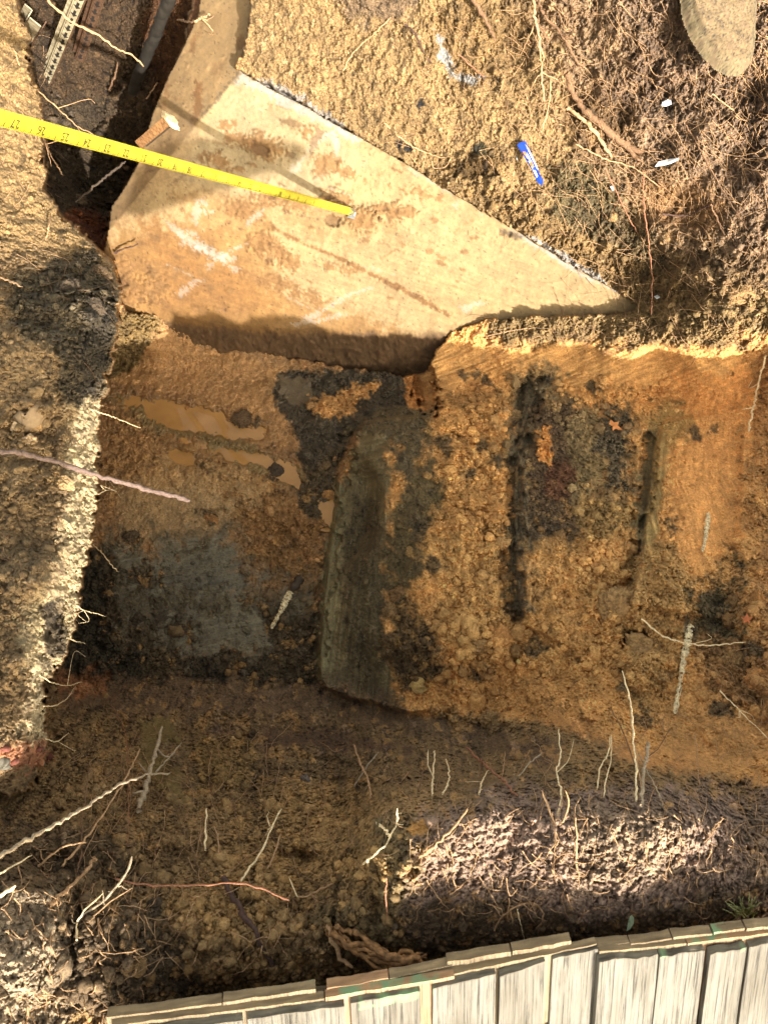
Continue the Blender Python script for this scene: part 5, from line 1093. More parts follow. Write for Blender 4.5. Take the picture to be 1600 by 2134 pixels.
def loose_clods(name, regions, smin, smax):
    iv, if_ = ico(2); global IV3
    keep3 = IV3; IV3 = iv; tem = np.array([lump(3.1 + k * 1.9, .5, .45) for k in range(20)]); IV3 = keep3
    xs, ys, ss = [], [], []
    for x0, y0, x1, y1, n, k_ in regions:
        x = NR.normal((x0 + x1) / 2, (x1 - x0) / 3.2, n); y = NR.uniform(y0, y1, n); x = np.clip(x, X0 + 5, X1 - 5)
        u_ = NR.uniform(size=n); sz = smin * (1 - u_ * (1 - (smin / smax) ** 1.6)) ** (-1 / 1.6) * k_
        xs.append(x); ys.append(y); ss.append(sz)
    x = np.concatenate(xs); y = np.concatenate(ys); z = np.concatenate(ss)
    ix = ((x - X0) / (X1 - X0) * (nx - 1)).astype(int); iy = ((y - Y0) / (Y1 - Y0) * (ny - 1)).astype(int)
    ok = (m_slab[iy, ix] < .05); x, y, z = x[ok], y[ok], z[ok]; n = len(x)
    c = unproj(x, y, dsurf(x, y) - z * .15)
    A = NR.normal(size=(n, 4)); A /= np.linalg.norm(A, axis=1)[:, None]; a, b, e, f = A.T
    Rm = np.stack([1 - 2 * (e * e + f * f), 2 * (b * e - a * f), 2 * (b * f + a * e), 2 * (b * e + a * f), 1 - 2 * (b * b + f * f), 2 * (e * f - a * b), 2 * (b * f - a * e), 2 * (e * f + a * b), 1 - 2 * (b * b + e * e)], -1).reshape(n, 3, 3)
    tv = tem[NR.randint(0, 20, n)] * NR.uniform(.7, 1.1, (n, 1, 3))
    V = np.einsum('nij,nkj->nki', Rm, tv) * z[:, None, None]
    nz = fbm((V + c[:, None]) * 1.0, 130, 2, 3.0); V = V * (1 + .22 * nz[..., None]) + c[:, None]
    Fq = (if_[None] + (np.arange(n) * len(iv))[:, None, None]).reshape(-1, 3)
    col = .55 * csurf(x, y) + .45 * csurf(np.clip(x + 25, X0 + 5, X1 - 5), y); col = np.repeat((col * NR.uniform(.85, 1.2, (n, 1)))[:, None], len(iv), 1) * (1 + .25 * nz[..., None])
    tag(link(name, mesh_np(name, V, Fq, M['crumb'], np.clip(col, .01, .8), smooth=False)), kind='stuff')
loose_clods('loose_soil_clods', [(930, 850, 1070, 1400, 110, 1), (1200, 1000, 1310, 1420, 70, 1), (880, 1280, 1080, 1480, 80, 1.2), (1440, 1250, 1600, 1500, 40, .8), (1000, 790, 1400, 900, 60, .8), (300, 1560, 850, 1980, 240, .65), (60, 1600, 330, 2050, 90, .6), (0, 560, 180, 1300, 50, .8), (240, 1060, 680, 1400, 70, .7), (500, 1050, 690, 1300, 80, .7), (880, 380, 1300, 620, 90, .7), (1350, 480, 1600, 680, 60, .9), (90, 60, 320, 420, 90, 1.2), (600, 830, 800, 1000, 40, .8), (850, 1890, 1500, 1960, 30, .5)], .006, .026)

# ------------------------------------------------------------------ puddles (level sheets of muddy water)
def puddle(name, poly, z, mat, warp=5):
    c = np.array(poly, float); pts = []
    n = len(c)
    for i in range(n):
        a, b_ = c[i], c[(i + 1) % n]
        for k in range(6):
            t_ = k / 6; p_ = a * (1 - t_) + b_ * t_; pts.append(p_ + NR.uniform(-1, 1, 2) * warp * (.3 if k else 0))
    V = [tuple(Pz(p_[0], p_[1], z)) for p_ in pts]
    me = bpy.data.meshes.new(name); me.from_pydata(V, [], [tuple(range(len(V)))[::-1]]); me.materials.append(mat)
    tag(link(name, me), kind='structure')
ZP = .0
def surf_z(x, y): return float(unproj(np.float64(x), np.float64(y), np.float64(dsurf(x, y)))[2])
def med_z(poly, q=.5):
    xs = NR.uniform(min(p[0] for p in poly), max(p[0] for p in poly), 400); ys = NR.uniform(min(p[1] for p in poly), max(p[1] for p in poly), 400)
    ins = polysd(poly, xs, ys) < 0; xs, ys = xs[ins], ys[ins]
    z = unproj(xs, ys, dsurf(xs, ys).astype(float))[:, 2]; return float(np.quantile(z, q))
puddle('puddle', [(235, 815), (300, 812), (420, 828), (520, 862), (575, 890), (640, 945), (655, 1020), (715, 1025), (705, 1110), (655, 1105), (640, 1030), (580, 1030), (460, 985), (330, 985), (300, 900), (235, 865)], -.0035, M['mudwater'])

# ------------------------------------------------------------------ fence
ZT = .715
def fence():
    fr0 = Pz(516, 2125, ZT); fr1 = Pz(1600, 1966, ZT)
    u = (fr1 - fr0).normalized(); nn = Vector((-u.y, u.x, 0)).normalized()     # nn points to the pit
    dn = Vector((.02, -.62, -.78)).normalized()
    nf = u.cross(-dn); nf = nf if nf.dot(nn) > 0 else -nf; nf.normalize(); nf = (nf * .5 + nn * .5).normalized()
    fo = empty('wooden_fence', fr0, 'weathered double sided paling fence with sunlit grey boards at the bottom', 'fence')
    org = fr0
    def board(name, p0, wdt, thick, length, mat, paint=None, wear=1., along=None, seed=0, label=None, uu=None):
        """p0: front top left corner; local x across the width, y thickness, -z down the length"""
        nxp, nyp, nzp = max(8, int(wdt / .004)), 4, max(10, int(length / .012))
        xs = np.linspace(0, wdt, nxp); zs = -np.concatenate([np.linspace(0, .05, 14)[:-1], np.linspace(.05, length, nzp)]); nzp = len(zs)
        V = []; A = []; E = []
        def add(x, y, z):
            V.append((x, y, z)); return len(V) - 1
        # front, top, back surfaces as one wrapped sheet  (front bottom -> front top -> back top -> back bottom)
        prof = [(0, z) for z in zs[::-1]] + [(thick * k / nyp, 0) for k in range(1, nyp)] + [(thick, z) for z in zs]
        rows = len(prof)
        for (y, z) in prof:
            for x in xs: V.append((x, y, z))
        V = np.array(V, float); BC = V.copy() + np.array([seed * 1.37, seed * .61, seed * 2.9])
        q = np.stack([V[:, 0] * 40 + seed * 11, V[:, 1] * 40, V[:, 2] * 3], -1)
        g = fbm(q, 1, 3, seed + .5, .6)
        top = np.clip(1 + V[:, 2] / .05, 0, 1)
        V[:, 2] += .0045 * wear * fbm(np.stack([V[:, 0] * 22 + seed * 7, V[:, 1] * 20, V[:, 0] * 0], -1), 1, 3, seed * 1.0, .6) * top
        V[:, 1] += g * .0008 * (1 + 1.5 * top * wear) * np.where(V[:, 1] < thick * .5, 1, -1)
        pass
        V[:, 0] += .0005 * fbm(np.stack([V[:, 2] * 12, V[:, 0] * 0 + seed, V[:, 0] * 0], -1), 1, 2, seed * 2.0)
        f = grid_faces(rows, nxp)
        # side walls
        n0 = len(V)
        side = []
        for xi in (0, nxp - 1):
            for k in range(nzp - 1):
                a_ = (nzp - 1 - k); b_ = a_ - 1; c_ = rows - nzp + k; d_ = c_ + 1
                qd = (a_ * nxp + xi, c_ * nxp + xi, d_ * nxp + xi, b_ * nxp + xi)
                side.append(qd if xi == 0 else qd[::-1])
        f = np.concatenate([f, np.array(side, np.int32)])
        end = np.zeros(len(V)); end[(nzp) * nxp:(rows - nzp) * nxp] = 1; end[(nzp - 1) * nxp:nzp * nxp] = .7; end[(rows - nzp) * nxp:(rows - nzp + 1) * nxp] = .7
        pnt = np.zeros(len(V))
        if paint:
            e0, e1, lo, hi = paint
            pnt = ((V[:, 0] / wdt > e0) & (V[:, 0] / wdt < e1) & (V[:, 2] < lo) & (V[:, 2] > hi)).astype(float) * np.clip(.5 + 1.6 * fbm(V, 60, 2, seed + 3), 0, 1)
        U3, N3, D3, Q3 = (np.array(tuple(v_)) for v_ in (uu or u, nf, -dn, p0 - org))
        V = V[:, :1] * U3 + V[:, 1:2] * N3 + V[:, 2:3] * D3 + Q3
        me = mesh_np(name, V, f, mat, smooth=True, attrs={'End': end, 'Paint': pnt})
        at = me.attributes.new('Board', 'FLOAT_VECTOR', 'POINT'); at.data.foreach_set('vector', BC.astype(np.float32).ravel())
        sh = np.zeros(len(me.polygons), bool); me.polygons.foreach_set('use_smooth', sh)
        o = link(name, me, fo)
        if label: o['label'] = label
        return o
    def onfront(px, py, zt):   # where the ray meets the fence front-top line height
        return Pz(px, py, zt)
    near = [(268, 505, 2160, 2127, 'paling', None, 0), (516, 718, 2125, 2097, 'paling', None, 0), (731, 875, 2092, 2066, 'paling', (.1, 1, .001, -.012), 0), (902, 1033, 2062, 2032, 'paling', (0, .06, .01, -.01), 0),
            (1042, 1136, 2036, 2004, 'paling', None, 0), (1152, 1246, 1999, 1978, 'paling', None, 1), (1249, 1372, 2004, 1992, 'paling', None, 0), (1375, 1469, 1994, 1982, 'paling', (0, .2, .01, -.003), 0), (1480, 1555, 1990, 1976, 'paling', (.85, 1, .01, -.01), 0), (1562, 1655, 1973, 1958, 'paling', None, 0), (1662, 1750, 1955, 1945, 'paling', None, 0)]
    org = fr0
    for i, (xa, xb, ya, yb, mt, pn, up_) in enumerate(near):
        a = Pz(xa, ya, ZT); b_ = Pz(xb, yb, ZT)
        board('paling', a, (b_ - a).length, .010, .7, M[mt], pn, .9 if i > 5 else .3, seed=i + 1, uu=(b_ - a).normalized())
    def band(name, xa, ya, xb, yb, thick, length, mat, paint, wear, seed, dz=0):
        a = Pz(xa, ya, ZT + dz); b_ = Pz(xb, yb, ZT + dz)
        board(name, a, (b_ - a).length, thick, length, mat, paint, wear, seed=seed, uu=(b_ - a).normalized())
    band('top_rail', 232, 2139, 675, 2082, .010, .12, M['palinggrey'], None, .15, 31)
    band('top_rail', 678, 2080, 947, 2036, .010, .12, M['palingred'], (.1, .9, .01, -.001), .15, 32, .003)
    band('top_rail', 875, 2046, 1243, 1968, .0095, .12, M['palinggrey'], None, .15, 33)
    band('top_rail', 1249, 1985, 1430, 1967, .011, .12, M['palinggrey'], None, .15, 34)
    band('top_rail', 1433, 1967, 1760, 1925, .011, .12, M['palingred'], (.0, .25, .01, -.001), .15, 35)
    band('backing_board', 232, 2136, 1243, 1972, .006, .6, M['palinggrey'], None, .2, 40, -.13)
    band('backing_board', 1249, 1988, 1760, 1930, .006, .6, M['palinggrey'], None, .2, 41, -.13)
    far = [(222, 462, 2122, 2092), (464, 657, 2090, 2062), (681, 809, 2062, 2040), (812, 942, 2040, 2012), (932, 1064, 2006, 1984), (1068, 1190, 1984, 1962), (1237, 1312, 1974, 1967), (1315, 1400, 1969, 1956), (1403, 1484, 1955, 1946), (1487, 1552, 1944, 1936), (1556, 1740, 1936, 1915)]
    for i, (xa, xb, ya, yb) in enumerate(far):
        band('paling', xa, ya, xb, yb, .012, .5, M['palinggrey' if i != 2 else 'palingred'], (.0, .5, .02, -.004) if i in (9,) else ((.9, 1, .02, -.002) if i in (1, 3) else None), .25, 50 + i, (.0, .002, .001, .0, .004, .003, -.002, .0, .001, .001, .002)[i])
    return org, u, nn, nf, dn
org, fu, fn, fnf, fdn = fence()

# ------------------------------------------------------------------ tape measure
def tape():
    d0, d1 = 1.05, 2.345
    a = P(0, 244, d0); b_ = P(736, 442, d1)
    far = b_; ax = (a - b_); Lt = ax.length; ax.normalize(); unit = Lt / 27.4
    view = (Vector((0, 0, H)) - (a + b_) / 2).normalized()
    wd = ax.cross(view).normalized()           # across the blade, in view
    nrm = wd.cross(ax).normalized()
    if nrm.dot(view) < 0: nrm = -nrm
    W = .0225
    root = empty('tape_measure', b_, 'yellow tape measure blade stretched from the upper left down onto the concrete', 'tape measure')
    n = 120; V = []; L2 = Lt * 1.12
    for i in range(n + 1):
        s = L2 * i / n; c = s / L2; sag = -.006 * math.sin(math.pi * min(1, s / Lt)); tw = R(0)
        for k in range(9):
            t_ = (k / 8 - .5); p = b_ + ax * s + wd * (t_ * W) + nrm * (sag - 4 * t_ * t_ * .0045)
            V.append(tuple(p - b_))
    f = grid_faces(n + 1, 9)
    me = mesh_np('blade', np.array(V), f, M['tape']); o = link('blade', me, root)
    # numerals and ticks: flat print lying on the blade
    bVs, bFs, rV, rF = [], [], [], []
    down = wd if (P(400, 600, 1) - P(400, 400, 1)).dot(wd) > 0 else -wd    # image-down side of the blade
    def put(V2, F2, s, v0, sx, ax_dir, up_dir, dst):
        Vd, Fd = dst; k = len(Vd)
        for (x, y) in V2:
            q_ = s * 1.0; t_ = (v0 + y * sx)
            sag = -.006 * math.sin(math.pi * min(1, max(0, (s + x * sx) / Lt)))
            tt = t_ / W
            Vd.append(tuple(ax * (s + x * sx * ax_dir) + down * t_ * up_dir + nrm * (sag - 4 * tt * tt * .0045 + .0020)))
        for f_ in F2: Fd.append(tuple(k + i for i in f_))
    def textgeo(s):
        cu = bpy.data.curves.new('txt', 'FONT'); cu.body = s; cu.size = 1; cu.align_x = 'CENTER'; cu.align_y = 'CENTER'
        ob = bpy.data.objects.new('txt', cu); C.objects.link(ob)
        dg = bpy.context.evaluated_depsgraph_get(); me = bpy.data.meshes.new_from_object(ob.evaluated_get(dg))
        v = [(x.co.x, x.co.y) for x in me.vertices]; f = [tuple(p.vertices) for p in me.polygons]
        bpy.data.objects.remove(ob); bpy.data.curves.remove(cu); bpy.data.meshes.remove(me)
        return v, f
    def rectg(w_, h_): return [(-w_ / 2, -h_ / 2), (w_ / 2, -h_ / 2), (w_ / 2, h_ / 2), (-w_ / 2, h_ / 2)], [(0, 1, 2, 3)]
    for k in range(1, 31):
        v, f_ = textgeo(str(k))
        dst = (rV, rF) if k in (16, ) else (bVs, bFs)
        # upside down as seen in the photo: text x runs towards image-left (away from the hook), text up points image-down
        v = [(x, y) for x, y in v]
        put(v, f_, unit * k - unit * .15, W * .10, W * .74, 1, 1, dst)
        for m_ in range(16):
            ln = .32 if m_ == 0 else (.22 if m_ == 8 else (.16 if m_ % 4 == 0 else .09))
            v, f_ = rectg(.0011 if m_ else .0016, W * ln); put(v, f_, unit * (k - 1 + m_ / 16) + .012, W * (.5 - ln / 2) - .0005, 1, 1, 1, (bVs, bFs))
            if m_ % 2 == 0:
                v, f_ = rectg(.0009, W * ln * .7); put(v, f_, unit * (k - 1 + m_ / 16) + .012, -W * (.5 - ln * .35) + .0005, 1, 1, 1, (bVs, bFs))
    def poly_mesh(nm, V_, F_, mt):
        me = bpy.data.meshes.new(nm); me.from_pydata(V_, [], F_); me.materials.append(M[mt]); link(nm, me, root)
    poly_mesh('numerals', bVs, bFs, 'black'); poly_mesh('red_numerals', rV, rF, 'redink')
    # hook: bent steel plate with two rivets
    hk = []
    V_ = []; F_ = []
    def box(p, ex, ey, ez):
        k = len(V_)
        for sx in (-1, 1):
            for sy in (-1, 1):
                for sz in (-1, 1): V_.append(tuple(p + ex * sx + ey * sy + ez * sz))
        for q in ((0, 1, 3, 2), (4, 6, 7, 5), (0, 4, 5, 1), (2, 3, 7, 6), (0, 2, 6, 4), (1, 5, 7, 3)): F_.append(tuple(k + i for i in q))
    box(ax * .004 - nrm * .002, ax * .022, wd * W * .40, nrm * .0008)
    box(-ax * .019 + down * .008 - nrm * .010, ax * .0009, wd * W * .46, nrm * .012)
    for q in (.008, .018):
        for s_ in (-.2, .2): box(ax * q + wd * W * s_ + nrm * .0012, ax * .002, wd * .002, nrm * .0012)
    me = bpy.data.meshes.new('hook'); me.from_pydata(V_, [], F_); me.materials.append(M['metal']); link('hook', me, root)
tape()

# ------------------------------------------------------------------ steel posts, pipe, stakes in the cavity
def bar_frame(p, q, view=None):
    ax = (q - p); L = ax.length; ax.normalize(); view = (Vector((0, 0, H)) - (p + q) / 2).normalized()
    s = ax.cross(view).normalized(); n = s.cross(ax).normalized()
    if n.dot(view) < 0: n = -n
    return ax, L, s, n
def boxes_mesh(name, bx, mat, parent=None, loc=Vector()):
    V_, F_ = [], []
    for p, ex, ey, ez in bx:
        k = len(V_)
        for sx in (-1, 1):
            for sy in (-1, 1):
                for sz in (-1, 1): V_.append(tuple(p - loc + ex * sx + ey * sy + ez * sz))
        for q in ((0, 1, 3, 2), (4, 6, 7, 5), (0, 4, 5, 1), (2, 3, 7, 6), (0, 2, 6, 4), (1, 5, 7, 3)): F_.append(tuple(k + i for i in q))
    me = bpy.data.meshes.new(name); me.from_pydata(V_, [], F_); me.materials.append(mat); o = link(name, me, parent)
    if not parent: o.location = loc
    return o
def steel_post(lab, p, q, wd, holes=True, mat='steel', hole_shape='arrow'):
    ax, L, s, n = bar_frame(p, q)
    root = empty('steel_post', p, lab, 'steel post')
    boxes_mesh('web', [((p + q) / 2, ax * L / 2, s * wd * .32, n * .0015)], M[mat], root, p)
    o1 = boxes_mesh('flange', [((p + q) / 2 - s * wd * .40 - n * .010, ax * L / 2, s * .0015 + n * .0, n * .011)], M[mat], root, p)
    o2 = boxes_mesh('flange', [((p + q) / 2 + s * wd * .40 - n * .010, ax * L / 2, s * .0015, n * .011)], M['rust' if mat == 'steel' else mat], root, p)
    boxes_mesh('lip', [((p + q) / 2 - s * wd * .62 - n * .020, ax * L / 2, s * wd * .2, n * .0015)], M[mat], root, p)
    if holes:
        V_, F_ = [], []; k = 0; step = .045; m_ = .03
        while m_ < L - .02:
            c = p + ax * m_ + n * .0032; k = len(V_)
            for a_, b_ in ((-.009, 0), (.002, .007), (.002, .0025), (.014, .0025), (.014, -.0025), (.002, -.0025), (.002, -.007)): V_.append(tuple(c + ax * a_ * 1.5 + s * b_ * 1.5 - p))
            F_.append((k, k + 1, k + 6)); F_.append((k + 2, k + 3, k + 4, k + 5)); m_ += step
        me = bpy.data.meshes.new('punched_holes'); me.from_pydata(V_, [], F_); me.materials.append(M['hole']); link('punched_holes', me, root)
steel_post('longest perforated steel post with bright sunlit web', P(88, 192, 2.72), P(190, -60, 2.05), .034)
steel_post('rusty perforated steel post standing behind the bright one', P(165, 125, 2.70), P(225, -60, 2.2), .034, mat='rust')
steel_post('short broken steel post poking out beside the bank at top left', P(38, 105, 2.35), P(74, 45, 2.1), .05, holes=False)
ax, L, s, n = bar_frame(P(276, 190, 2.86), P(372, -60, 2.2))
Vt, Ft = tube([([tuple(P(276, 190, 2.86)), tuple(P(325, 65, 2.5)), tuple(P(378, -60, 2.2))],   .019, .018)], sides=12, knob=.02, jit=.0)
tag(link('rubber_pipe', mesh_np('rubber_pipe', Vt, Ft, M['pipe'])), 'black rubber pipe leaning in the dark cavity beside the footing', 'pipe')
Vt, Ft = tube([([tuple(P(158, 420, 2.55)), tuple(P(215, 372, 2.52)), tuple(P(262, 335, 2.50))], .004, .004)], sides=6, knob=.1)
tag(link('iron_rod', mesh_np('iron_rod', Vt, Ft, M['stick_dark'])), 'thin dark rod lying across the cavity under the tape', 'rod')
# split stake with a torn cap
def stake():
    p, q = P(292, 298, 2.30), P(352, 248, 2.12); ax, L, s, n = bar_frame(p, q)
    root = empty('timber_stake', p, 'split timber stake with frayed torn end standing against the footing', 'stake')
    boxes_mesh('shaft', [((p + q) / 2, ax * L / 2, s * .013, n * .010)], M['brokenwood'], root, p)
    boxes_mesh('rear_shaft', [((p + q) / 2 + s * .012 - n * .014, ax * L / 2, s * .006, n * .004)], M['stick_dark'], root, p)
    V, F_ = lump(9.1, .6, .6), IF3
    V = V * np.array([.020, .028, .014]); V = np.array([tuple(ax * v[0] + s * v[1] + n * v[2] + (q - p)) for v in V])
    link('frayed_end', mesh_np('frayed_end', V, F_, M['root_pale'], smooth=False), root)
stake()

# ------------------------------------------------------------------ litter
def flat_piece(name, lab, cat, pts, mat, h=.006, parts=(), curl=.004, thick=.0012):
    n = len(pts); cxp = sum(p[0] for p in pts) / n; cyp = sum(p[1] for p in pts) / n; d = float(np.min(dsurf(np.array([p[0] for p in pts]), np.array([p[1] for p in pts])))) - h
    c = P(cxp, cyp, d); root = None
    def sheet(nm, pts, mt, dz, parent):
        k = len(pts); V = []
        for lay in (0, 1):
            for (x, y) in pts:
                v = P(x, y, d - dz - lay * thick + curl * math.sin((x + y) * .15)); V.append(tuple(v - c))
        cc = P(sum(p[0] for p in pts) / k, sum(p[1] for p in pts) / k, d - dz - thick - curl * .6) - c
        V.append(tuple(cc)); F_ = []
        for i in range(k):
            j = (i + 1) % k; F_.append((i, j, k + j, k + i)); F_.append((k + i, k + j, 2 * k))
        F_.append(tuple(range(k))[::-1])
        me = bpy.data.meshes.new(nm); me.from_pydata(V, [], F_); me.materials.append(M[mt]); return link(nm, me, parent)
    if parts:
        root = empty(name, c, lab, cat)
        sheet('sleeve', pts, mat, 0, root)
        for i, (nm, pp, mt) in enumerate(parts): sheet(nm, pp, mt, .002 + .0009 * i, root)
    else:
        o = sheet(name, pts, mat, 0, None); o.location = c; tag(o, lab, cat)
flat_piece('snack_wrapper', 'crumpled blue and white snack wrapper lying on the far bank', 'wrapper', [(1077, 302), (1083, 296), (1094, 293), (1102, 308), (1112, 328), (1120, 350), (1126, 368), (1132, 374), (1130, 386), (1120, 380), (1110, 358), (1098, 336), (1086, 316)], 'blue', .008,
    (('white_panel', [(1086, 304), (1092, 303), (1104, 325), (1113, 348), (1121, 366), (1118, 370), (1108, 350), (1097, 328)], 'wsheath'), ('white_edge', [(1094, 299), (1100, 306), (1112, 329), (1121, 350), (1121, 358), (1112, 338), (1102, 318)], 'wsheath'), ('orange_print', [(1089, 315), (1094, 315), (1097, 325), (1092, 322)], 'orange'),
     ('dark_print', [(1096, 330), (1101, 329), (1103, 335), (1098, 336)], 'blue'), ('dark_print', [(1110, 350), (1114, 348), (1116, 353), (1112, 355)], 'blue'), ('yellow_print', [(1104, 338), (1109, 337), (1112, 347), (1108, 347)], 'orange')), .003)
flat_piece('paper_scrap', 'folded white scrap of plastic on the far bank to the right', 'litter', [(1364, 347), (1372, 336), (1392, 331), (1414, 328), (1414, 333), (1396, 341), (1380, 345)], 'white', .008, curl=.006)
flat_piece('paper_scrap', 'tiny white chip right of the grey green patch', 'litter', [(1271, 388), (1277, 386), (1280, 396), (1275, 398)], 'white', .004)
flat_piece('paper_scrap', 'small white chip below the far bank twigs near the shelf', 'litter', [(1362, 617), (1370, 614), (1376, 619), (1368, 623)], 'white', .004)
flat_piece('paper_scrap', 'tiny white fleck at the pale root by the wrapper', 'litter', [(1074, 325), (1077, 324), (1079, 333), (1076, 333)], 'white', .004)
flat_piece('plastic_scrap', 'clear crumpled plastic lump below the stone slab', 'litter', [(1380, 212), (1390, 206), (1398, 208), (1400, 216), (1388, 221), (1378, 220)], 'wsheath', .008, curl=.005)
flat_piece('leaf', 'grey green leaf on dark soil near the fence', 'leaf', [(1305, 1942), (1308, 1925), (1311, 1912), (1316, 1907), (1321, 1914), (1320, 1926), (1314, 1936)], 'leafg', .008, curl=.003)
flat_piece('leaf', 'brown lobed oak leaf on the upper terrace', 'leaf', [(1272, 874), (1280, 880), (1290, 878), (1287, 886), (1299, 897), (1288, 896), (1283, 893), (1276, 898), (1276, 888), (1268, 884)], 'leafb', .008, curl=.003)
flat_piece('leaf', 'orange lobed leaf at the right edge of the terrace', 'leaf', [(1543, 1286), (1552, 1286), (1556, 1279), (1560, 1287), (1568, 1286), (1562, 1293), (1564, 1302), (1556, 1295), (1548, 1300), (1550, 1292)], 'leafo', .008, curl=.003)
flat_piece('leaf', 'small red leaf under the stone slab', 'leaf', [(1498, 140), (1503, 135), (1507, 142), (1505, 151), (1500, 150)], 'leafo', .008)
# white bark strips
def strip(lab, pts, w0, w1, name='bark_strip', mat='bark_white', h=.004):
    """a thin curled ragged sheet of bark following pts"""
    q = smooth_path(pts, 50); tg = np.gradient(q, axis=0); tg /= np.linalg.norm(tg, axis=1)[:, None]; nm = np.stack([-tg[:, 1], tg[:, 0]], 1)
    V = []; K = 7
    for lay in (0, 1):
        for i in range(50):
            f = i / 49; w_ = (w0 + (w1 - w0) * f) * (.75 + .5 * abs(math.sin(i * 1.7 + math.sin(i * .9) * 2))) * (1 if 0 < i < 49 else .3); sh = rnd.uniform(-1.2, 1.2)
            for k in range(K):
                t_ = k / (K - 1) * 2 - 1; x = q[i, 0] + nm[i, 0] * (t_ * w_ + sh); y = q[i, 1] + nm[i, 1] * (t_ * w_ + sh)
                d = float(dsurf(q[i, 0], q[i, 1])) - h - .006 * (1 - t_ * t_) - .002 * math.sin(i * 1.3) - lay * .0015
                V.append(tuple(P(x, y, d)))
    a = grid_faces(50, K); hole = NR.uniform(size=len(a)) > .10; a = a[hole]; f = np.concatenate([a, a[:, ::-1] + 50 * K])
    tag(link(name, mesh_np(name, np.array(V), f, M[mat], smooth=False)), lab, 'bark')
strip('long strip of flaking white bark low on the right terrace', [(1438, 1300), (1432, 1340), (1424, 1380), (1416, 1430), (1406, 1488)], 8, 4)
strip('short strip of white bark above the long one', [(1477, 1068), (1472, 1100), (1468, 1130), (1463, 1150)], 5, 3)
strip('white barked stick end lying on the pit floor', [(606, 1232), (594, 1256), (582, 1280), (565, 1310)], 7, 3, name='birch_stick', h=.02)
V, F_ = tube([(place([(626, 1205, .02), (618, 1218, .022), (608, 1232, .02)]), 10 * PXM * 2.1, 8 * PXM * 2.1)], sides=9, knob=.1)
tag(link('stick', mesh_np('stick', V, F_, M['stick_dark'])), 'dark muddy stub above the white barked stick on the pit floor', 'stick')
# broken timber root by the fence
pts = strand([(690, 1945), (720, 1965), (760, 1980), (800, 1995), (840, 2002), (880, 2003)], .03, .10)
pj = lambda a: [tuple(np.array(q) + NR.normal(size=3) * a) for q in pts]
V, F_ = tube([(pj(.006), rnd.uniform(.002, .0055), rnd.uniform(.002, .004)) for _ in range(9)], sides=6, knob=.5); V2, F2 = tube([(strand([(770, 1975), (820, 1995), (876, 1998)], .07, .12), .004, .006)], sides=6, knob=.3)
o = link('broken_root', mesh_np('broken_root', np.concatenate([V, V2]), np.concatenate([F_, F2 + len(V)]), M['brokenwood'], smooth=False)); tag(o, 'thick broken orange root with splintered end resting by the fence', 'root')
make_root('thin bent red root under the broken orange root', strand([(680, 1930), (692, 1960), (712, 1995), (735, 2017)], .02, .06), .0042, .003, 'root_tan')

# grass tuft near the fence at right
paths = []
for k in range(26):
    x, y = 1545 + rnd.uniform(-14, 22), 1906 + rnd.uniform(-6, 8); a = R(rnd.uniform(200, 340)); l = rnd.uniform(18, 55)
    p0 = place([(x, y, .0)])[0]; p1 = place([(x + math.cos(a) * l * .5, y + math.sin(a) * l * .5, .03)])[0]; p2 = place([(x + math.cos(a) * l, y + math.sin(a) * l * .95, .035)])[0]
    paths.append(([p0, p1, p2], .0013, .0004))
V, F_ = tube(paths, sides=4, knob=.05)
tag(link('grass_tuft', mesh_np('grass_tuft', V, F_, M['grass'])), 'dry green grass tuft growing by the fence at right', 'grass tuft')

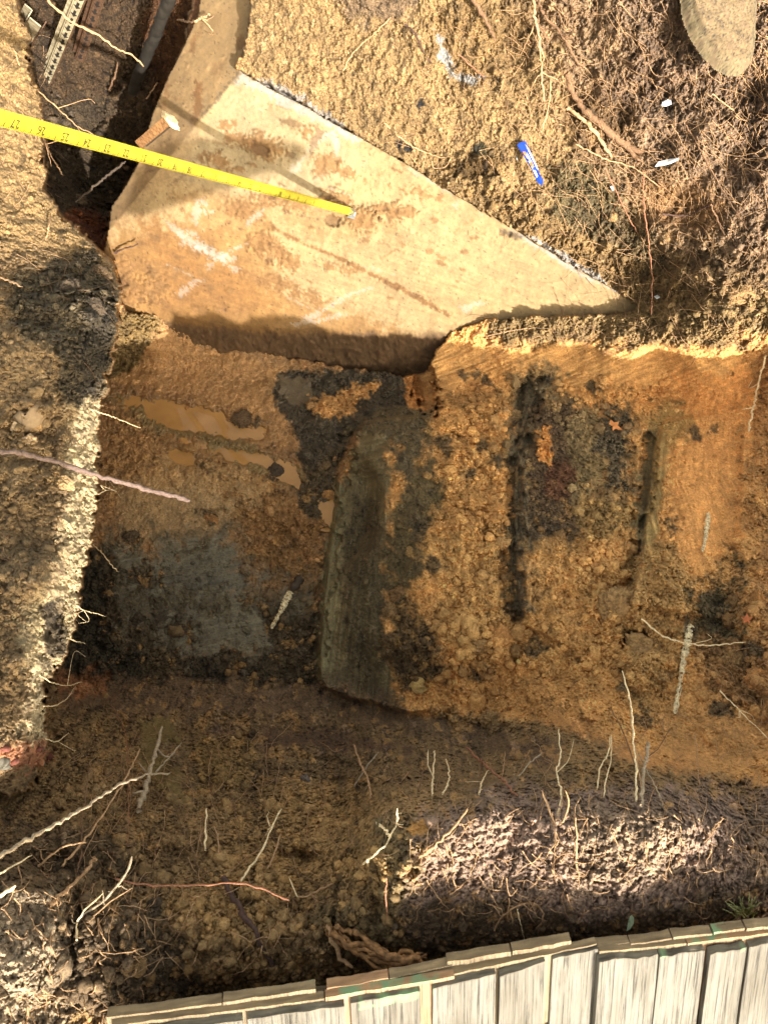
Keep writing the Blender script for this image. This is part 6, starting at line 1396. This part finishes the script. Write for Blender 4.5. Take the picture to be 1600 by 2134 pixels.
# stone slab at upper right
def stone_slab():
    out = [(1436, -70), (1440, 0), (1452, 45), (1472, 80), (1494, 105), (1516, 121), (1540, 127), (1560, 117), (1572, 96), (1577, 60), (1579, 0), (1582, -70)]
    pts = smooth_path([(x, y) for x, y in out], 70); d = 1.84; cxp, cyp = 1512, 10; c = P(cxp, cyp, d); s = PXM * d
    st_ = 2.2; xs = np.arange(1405, 1605, st_); ys = np.arange(-72, 142, st_); X, Y = np.meshgrid(xs, ys)
    sd = polysd([tuple(p) for p in pts], X, Y) + 2.0 * fbm(np.stack([X / 40, Y / 40, X * 0], -1), 1, 3, 2.0)
    hgt = .012 * sstep(2, -9, sd) + .022 * sstep(15, 0, sd) - .034
    q = np.stack([X / 30, Y / 30, X * 0], -1)
    hgt = hgt + (.0022 * fbm(q, 1, 4, 5.0, .6) + .0012 * fbm(q, 9, 2, 6.0)) + (X - cxp) * -.00010
    V = np.stack([(X - cxp) * s, -(Y - cyp) * s, hgt], -1)
    keep = (sd < 15); keep = keep[:-1, :-1] & keep[1:, :-1] & keep[1:, 1:] & keep[:-1, 1:]
    top = sstep(0, -8, sd)[..., None]
    nse = fbm(q, 1.2, 4, 8.0, .6)[..., None]; n2 = fbm(q, 8, 3, 9.0, .7)[..., None]
    col = (Lc(192, 172, 134) * top + Lc(186, 174, 138) * (1 - top)) * (1 + .3 * nse + .5 * n2) * np.array((.92, .84, .74), np.float32)
    col = np.where((n2 < -.42), col * .5, col); pk = sstep(.15, .5, nse); col = col * (1 - .5 * pk) + Lc(170, 140, 112) * .5 * pk
    f = grid_faces(*X.shape, keep=keep); allV = V.reshape(-1, 3); u_ = np.unique(f); idx = np.full(len(allV), -1, np.int32); idx[u_] = np.arange(len(u_))
    o = link('stone_slab', mesh_np('stone_slab', allV[u_], idx[f][:, ::-1], M['conc'], np.clip(col.reshape(-1, 3)[u_], .02, .8))); o.location = c; o.rotation_euler = (T, 0, 0)
    tag(o, 'rounded pale stone slab jutting in at the upper right corner', 'stone slab')
stone_slab()
tag(link('surrounding_soil', ring()), kind='structure')

# ------------------------------------------------------------------ added boards out of frame, shaped to throw the other shadows
def shade_board(lab, poly, yplane, thick=.02):
    """an added sheet standing out of view at world Y = yplane, its outline being what blocks the sun"""
    pts = []
    for x, y in poly:
        p_ = P(x, y, float(dsurf(x, y))); t_ = (p_.y - yplane) / (-Lw.y); pts.append(p_ + Lw * t_)
    V_ = [tuple(p_) for p_ in pts] + [(p_.x, p_.y - thick, p_.z) for p_ in pts]; n = len(pts)
    F_ = [tuple(range(n)), tuple(range(n, 2 * n))[::-1]] + [(i, n + i, n + (i + 1) % n, (i + 1) % n) for i in range(n)]
    me = bpy.data.meshes.new('shade_sheet'); me.from_pydata(V_, [], F_); me.materials.append(M['palinggrey'])
    tag(link('shade_sheet', me), lab, 'board')
    return pts
q_ = shade_board('larger added shade sheet out of view, shaped to shadow the left bank', [(-160, 545), (60, 560), (130, 545), (215, 530), (245, 600), (180, 800), (150, 900), (110, 1080), (95, 1250), (60, 1420), (0, 1480), (-160, 1500)], -.75)
q2 = shade_board('narrow added shade sheet out of view, shaped to shadow the footing', [(340, 292), (410, 285), (490, 288), (560, 290), (632, 298), (645, 320), (605, 350), (545, 358), (490, 385), (430, 405), (300, 445), (262, 440), (290, 350)], -.75)
print('BOARDS', [tuple(round(v, 2) for v in p_) for p_ in q_[:4]], [tuple(round(v, 2) for v in p_) for p_ in q2[:4]])
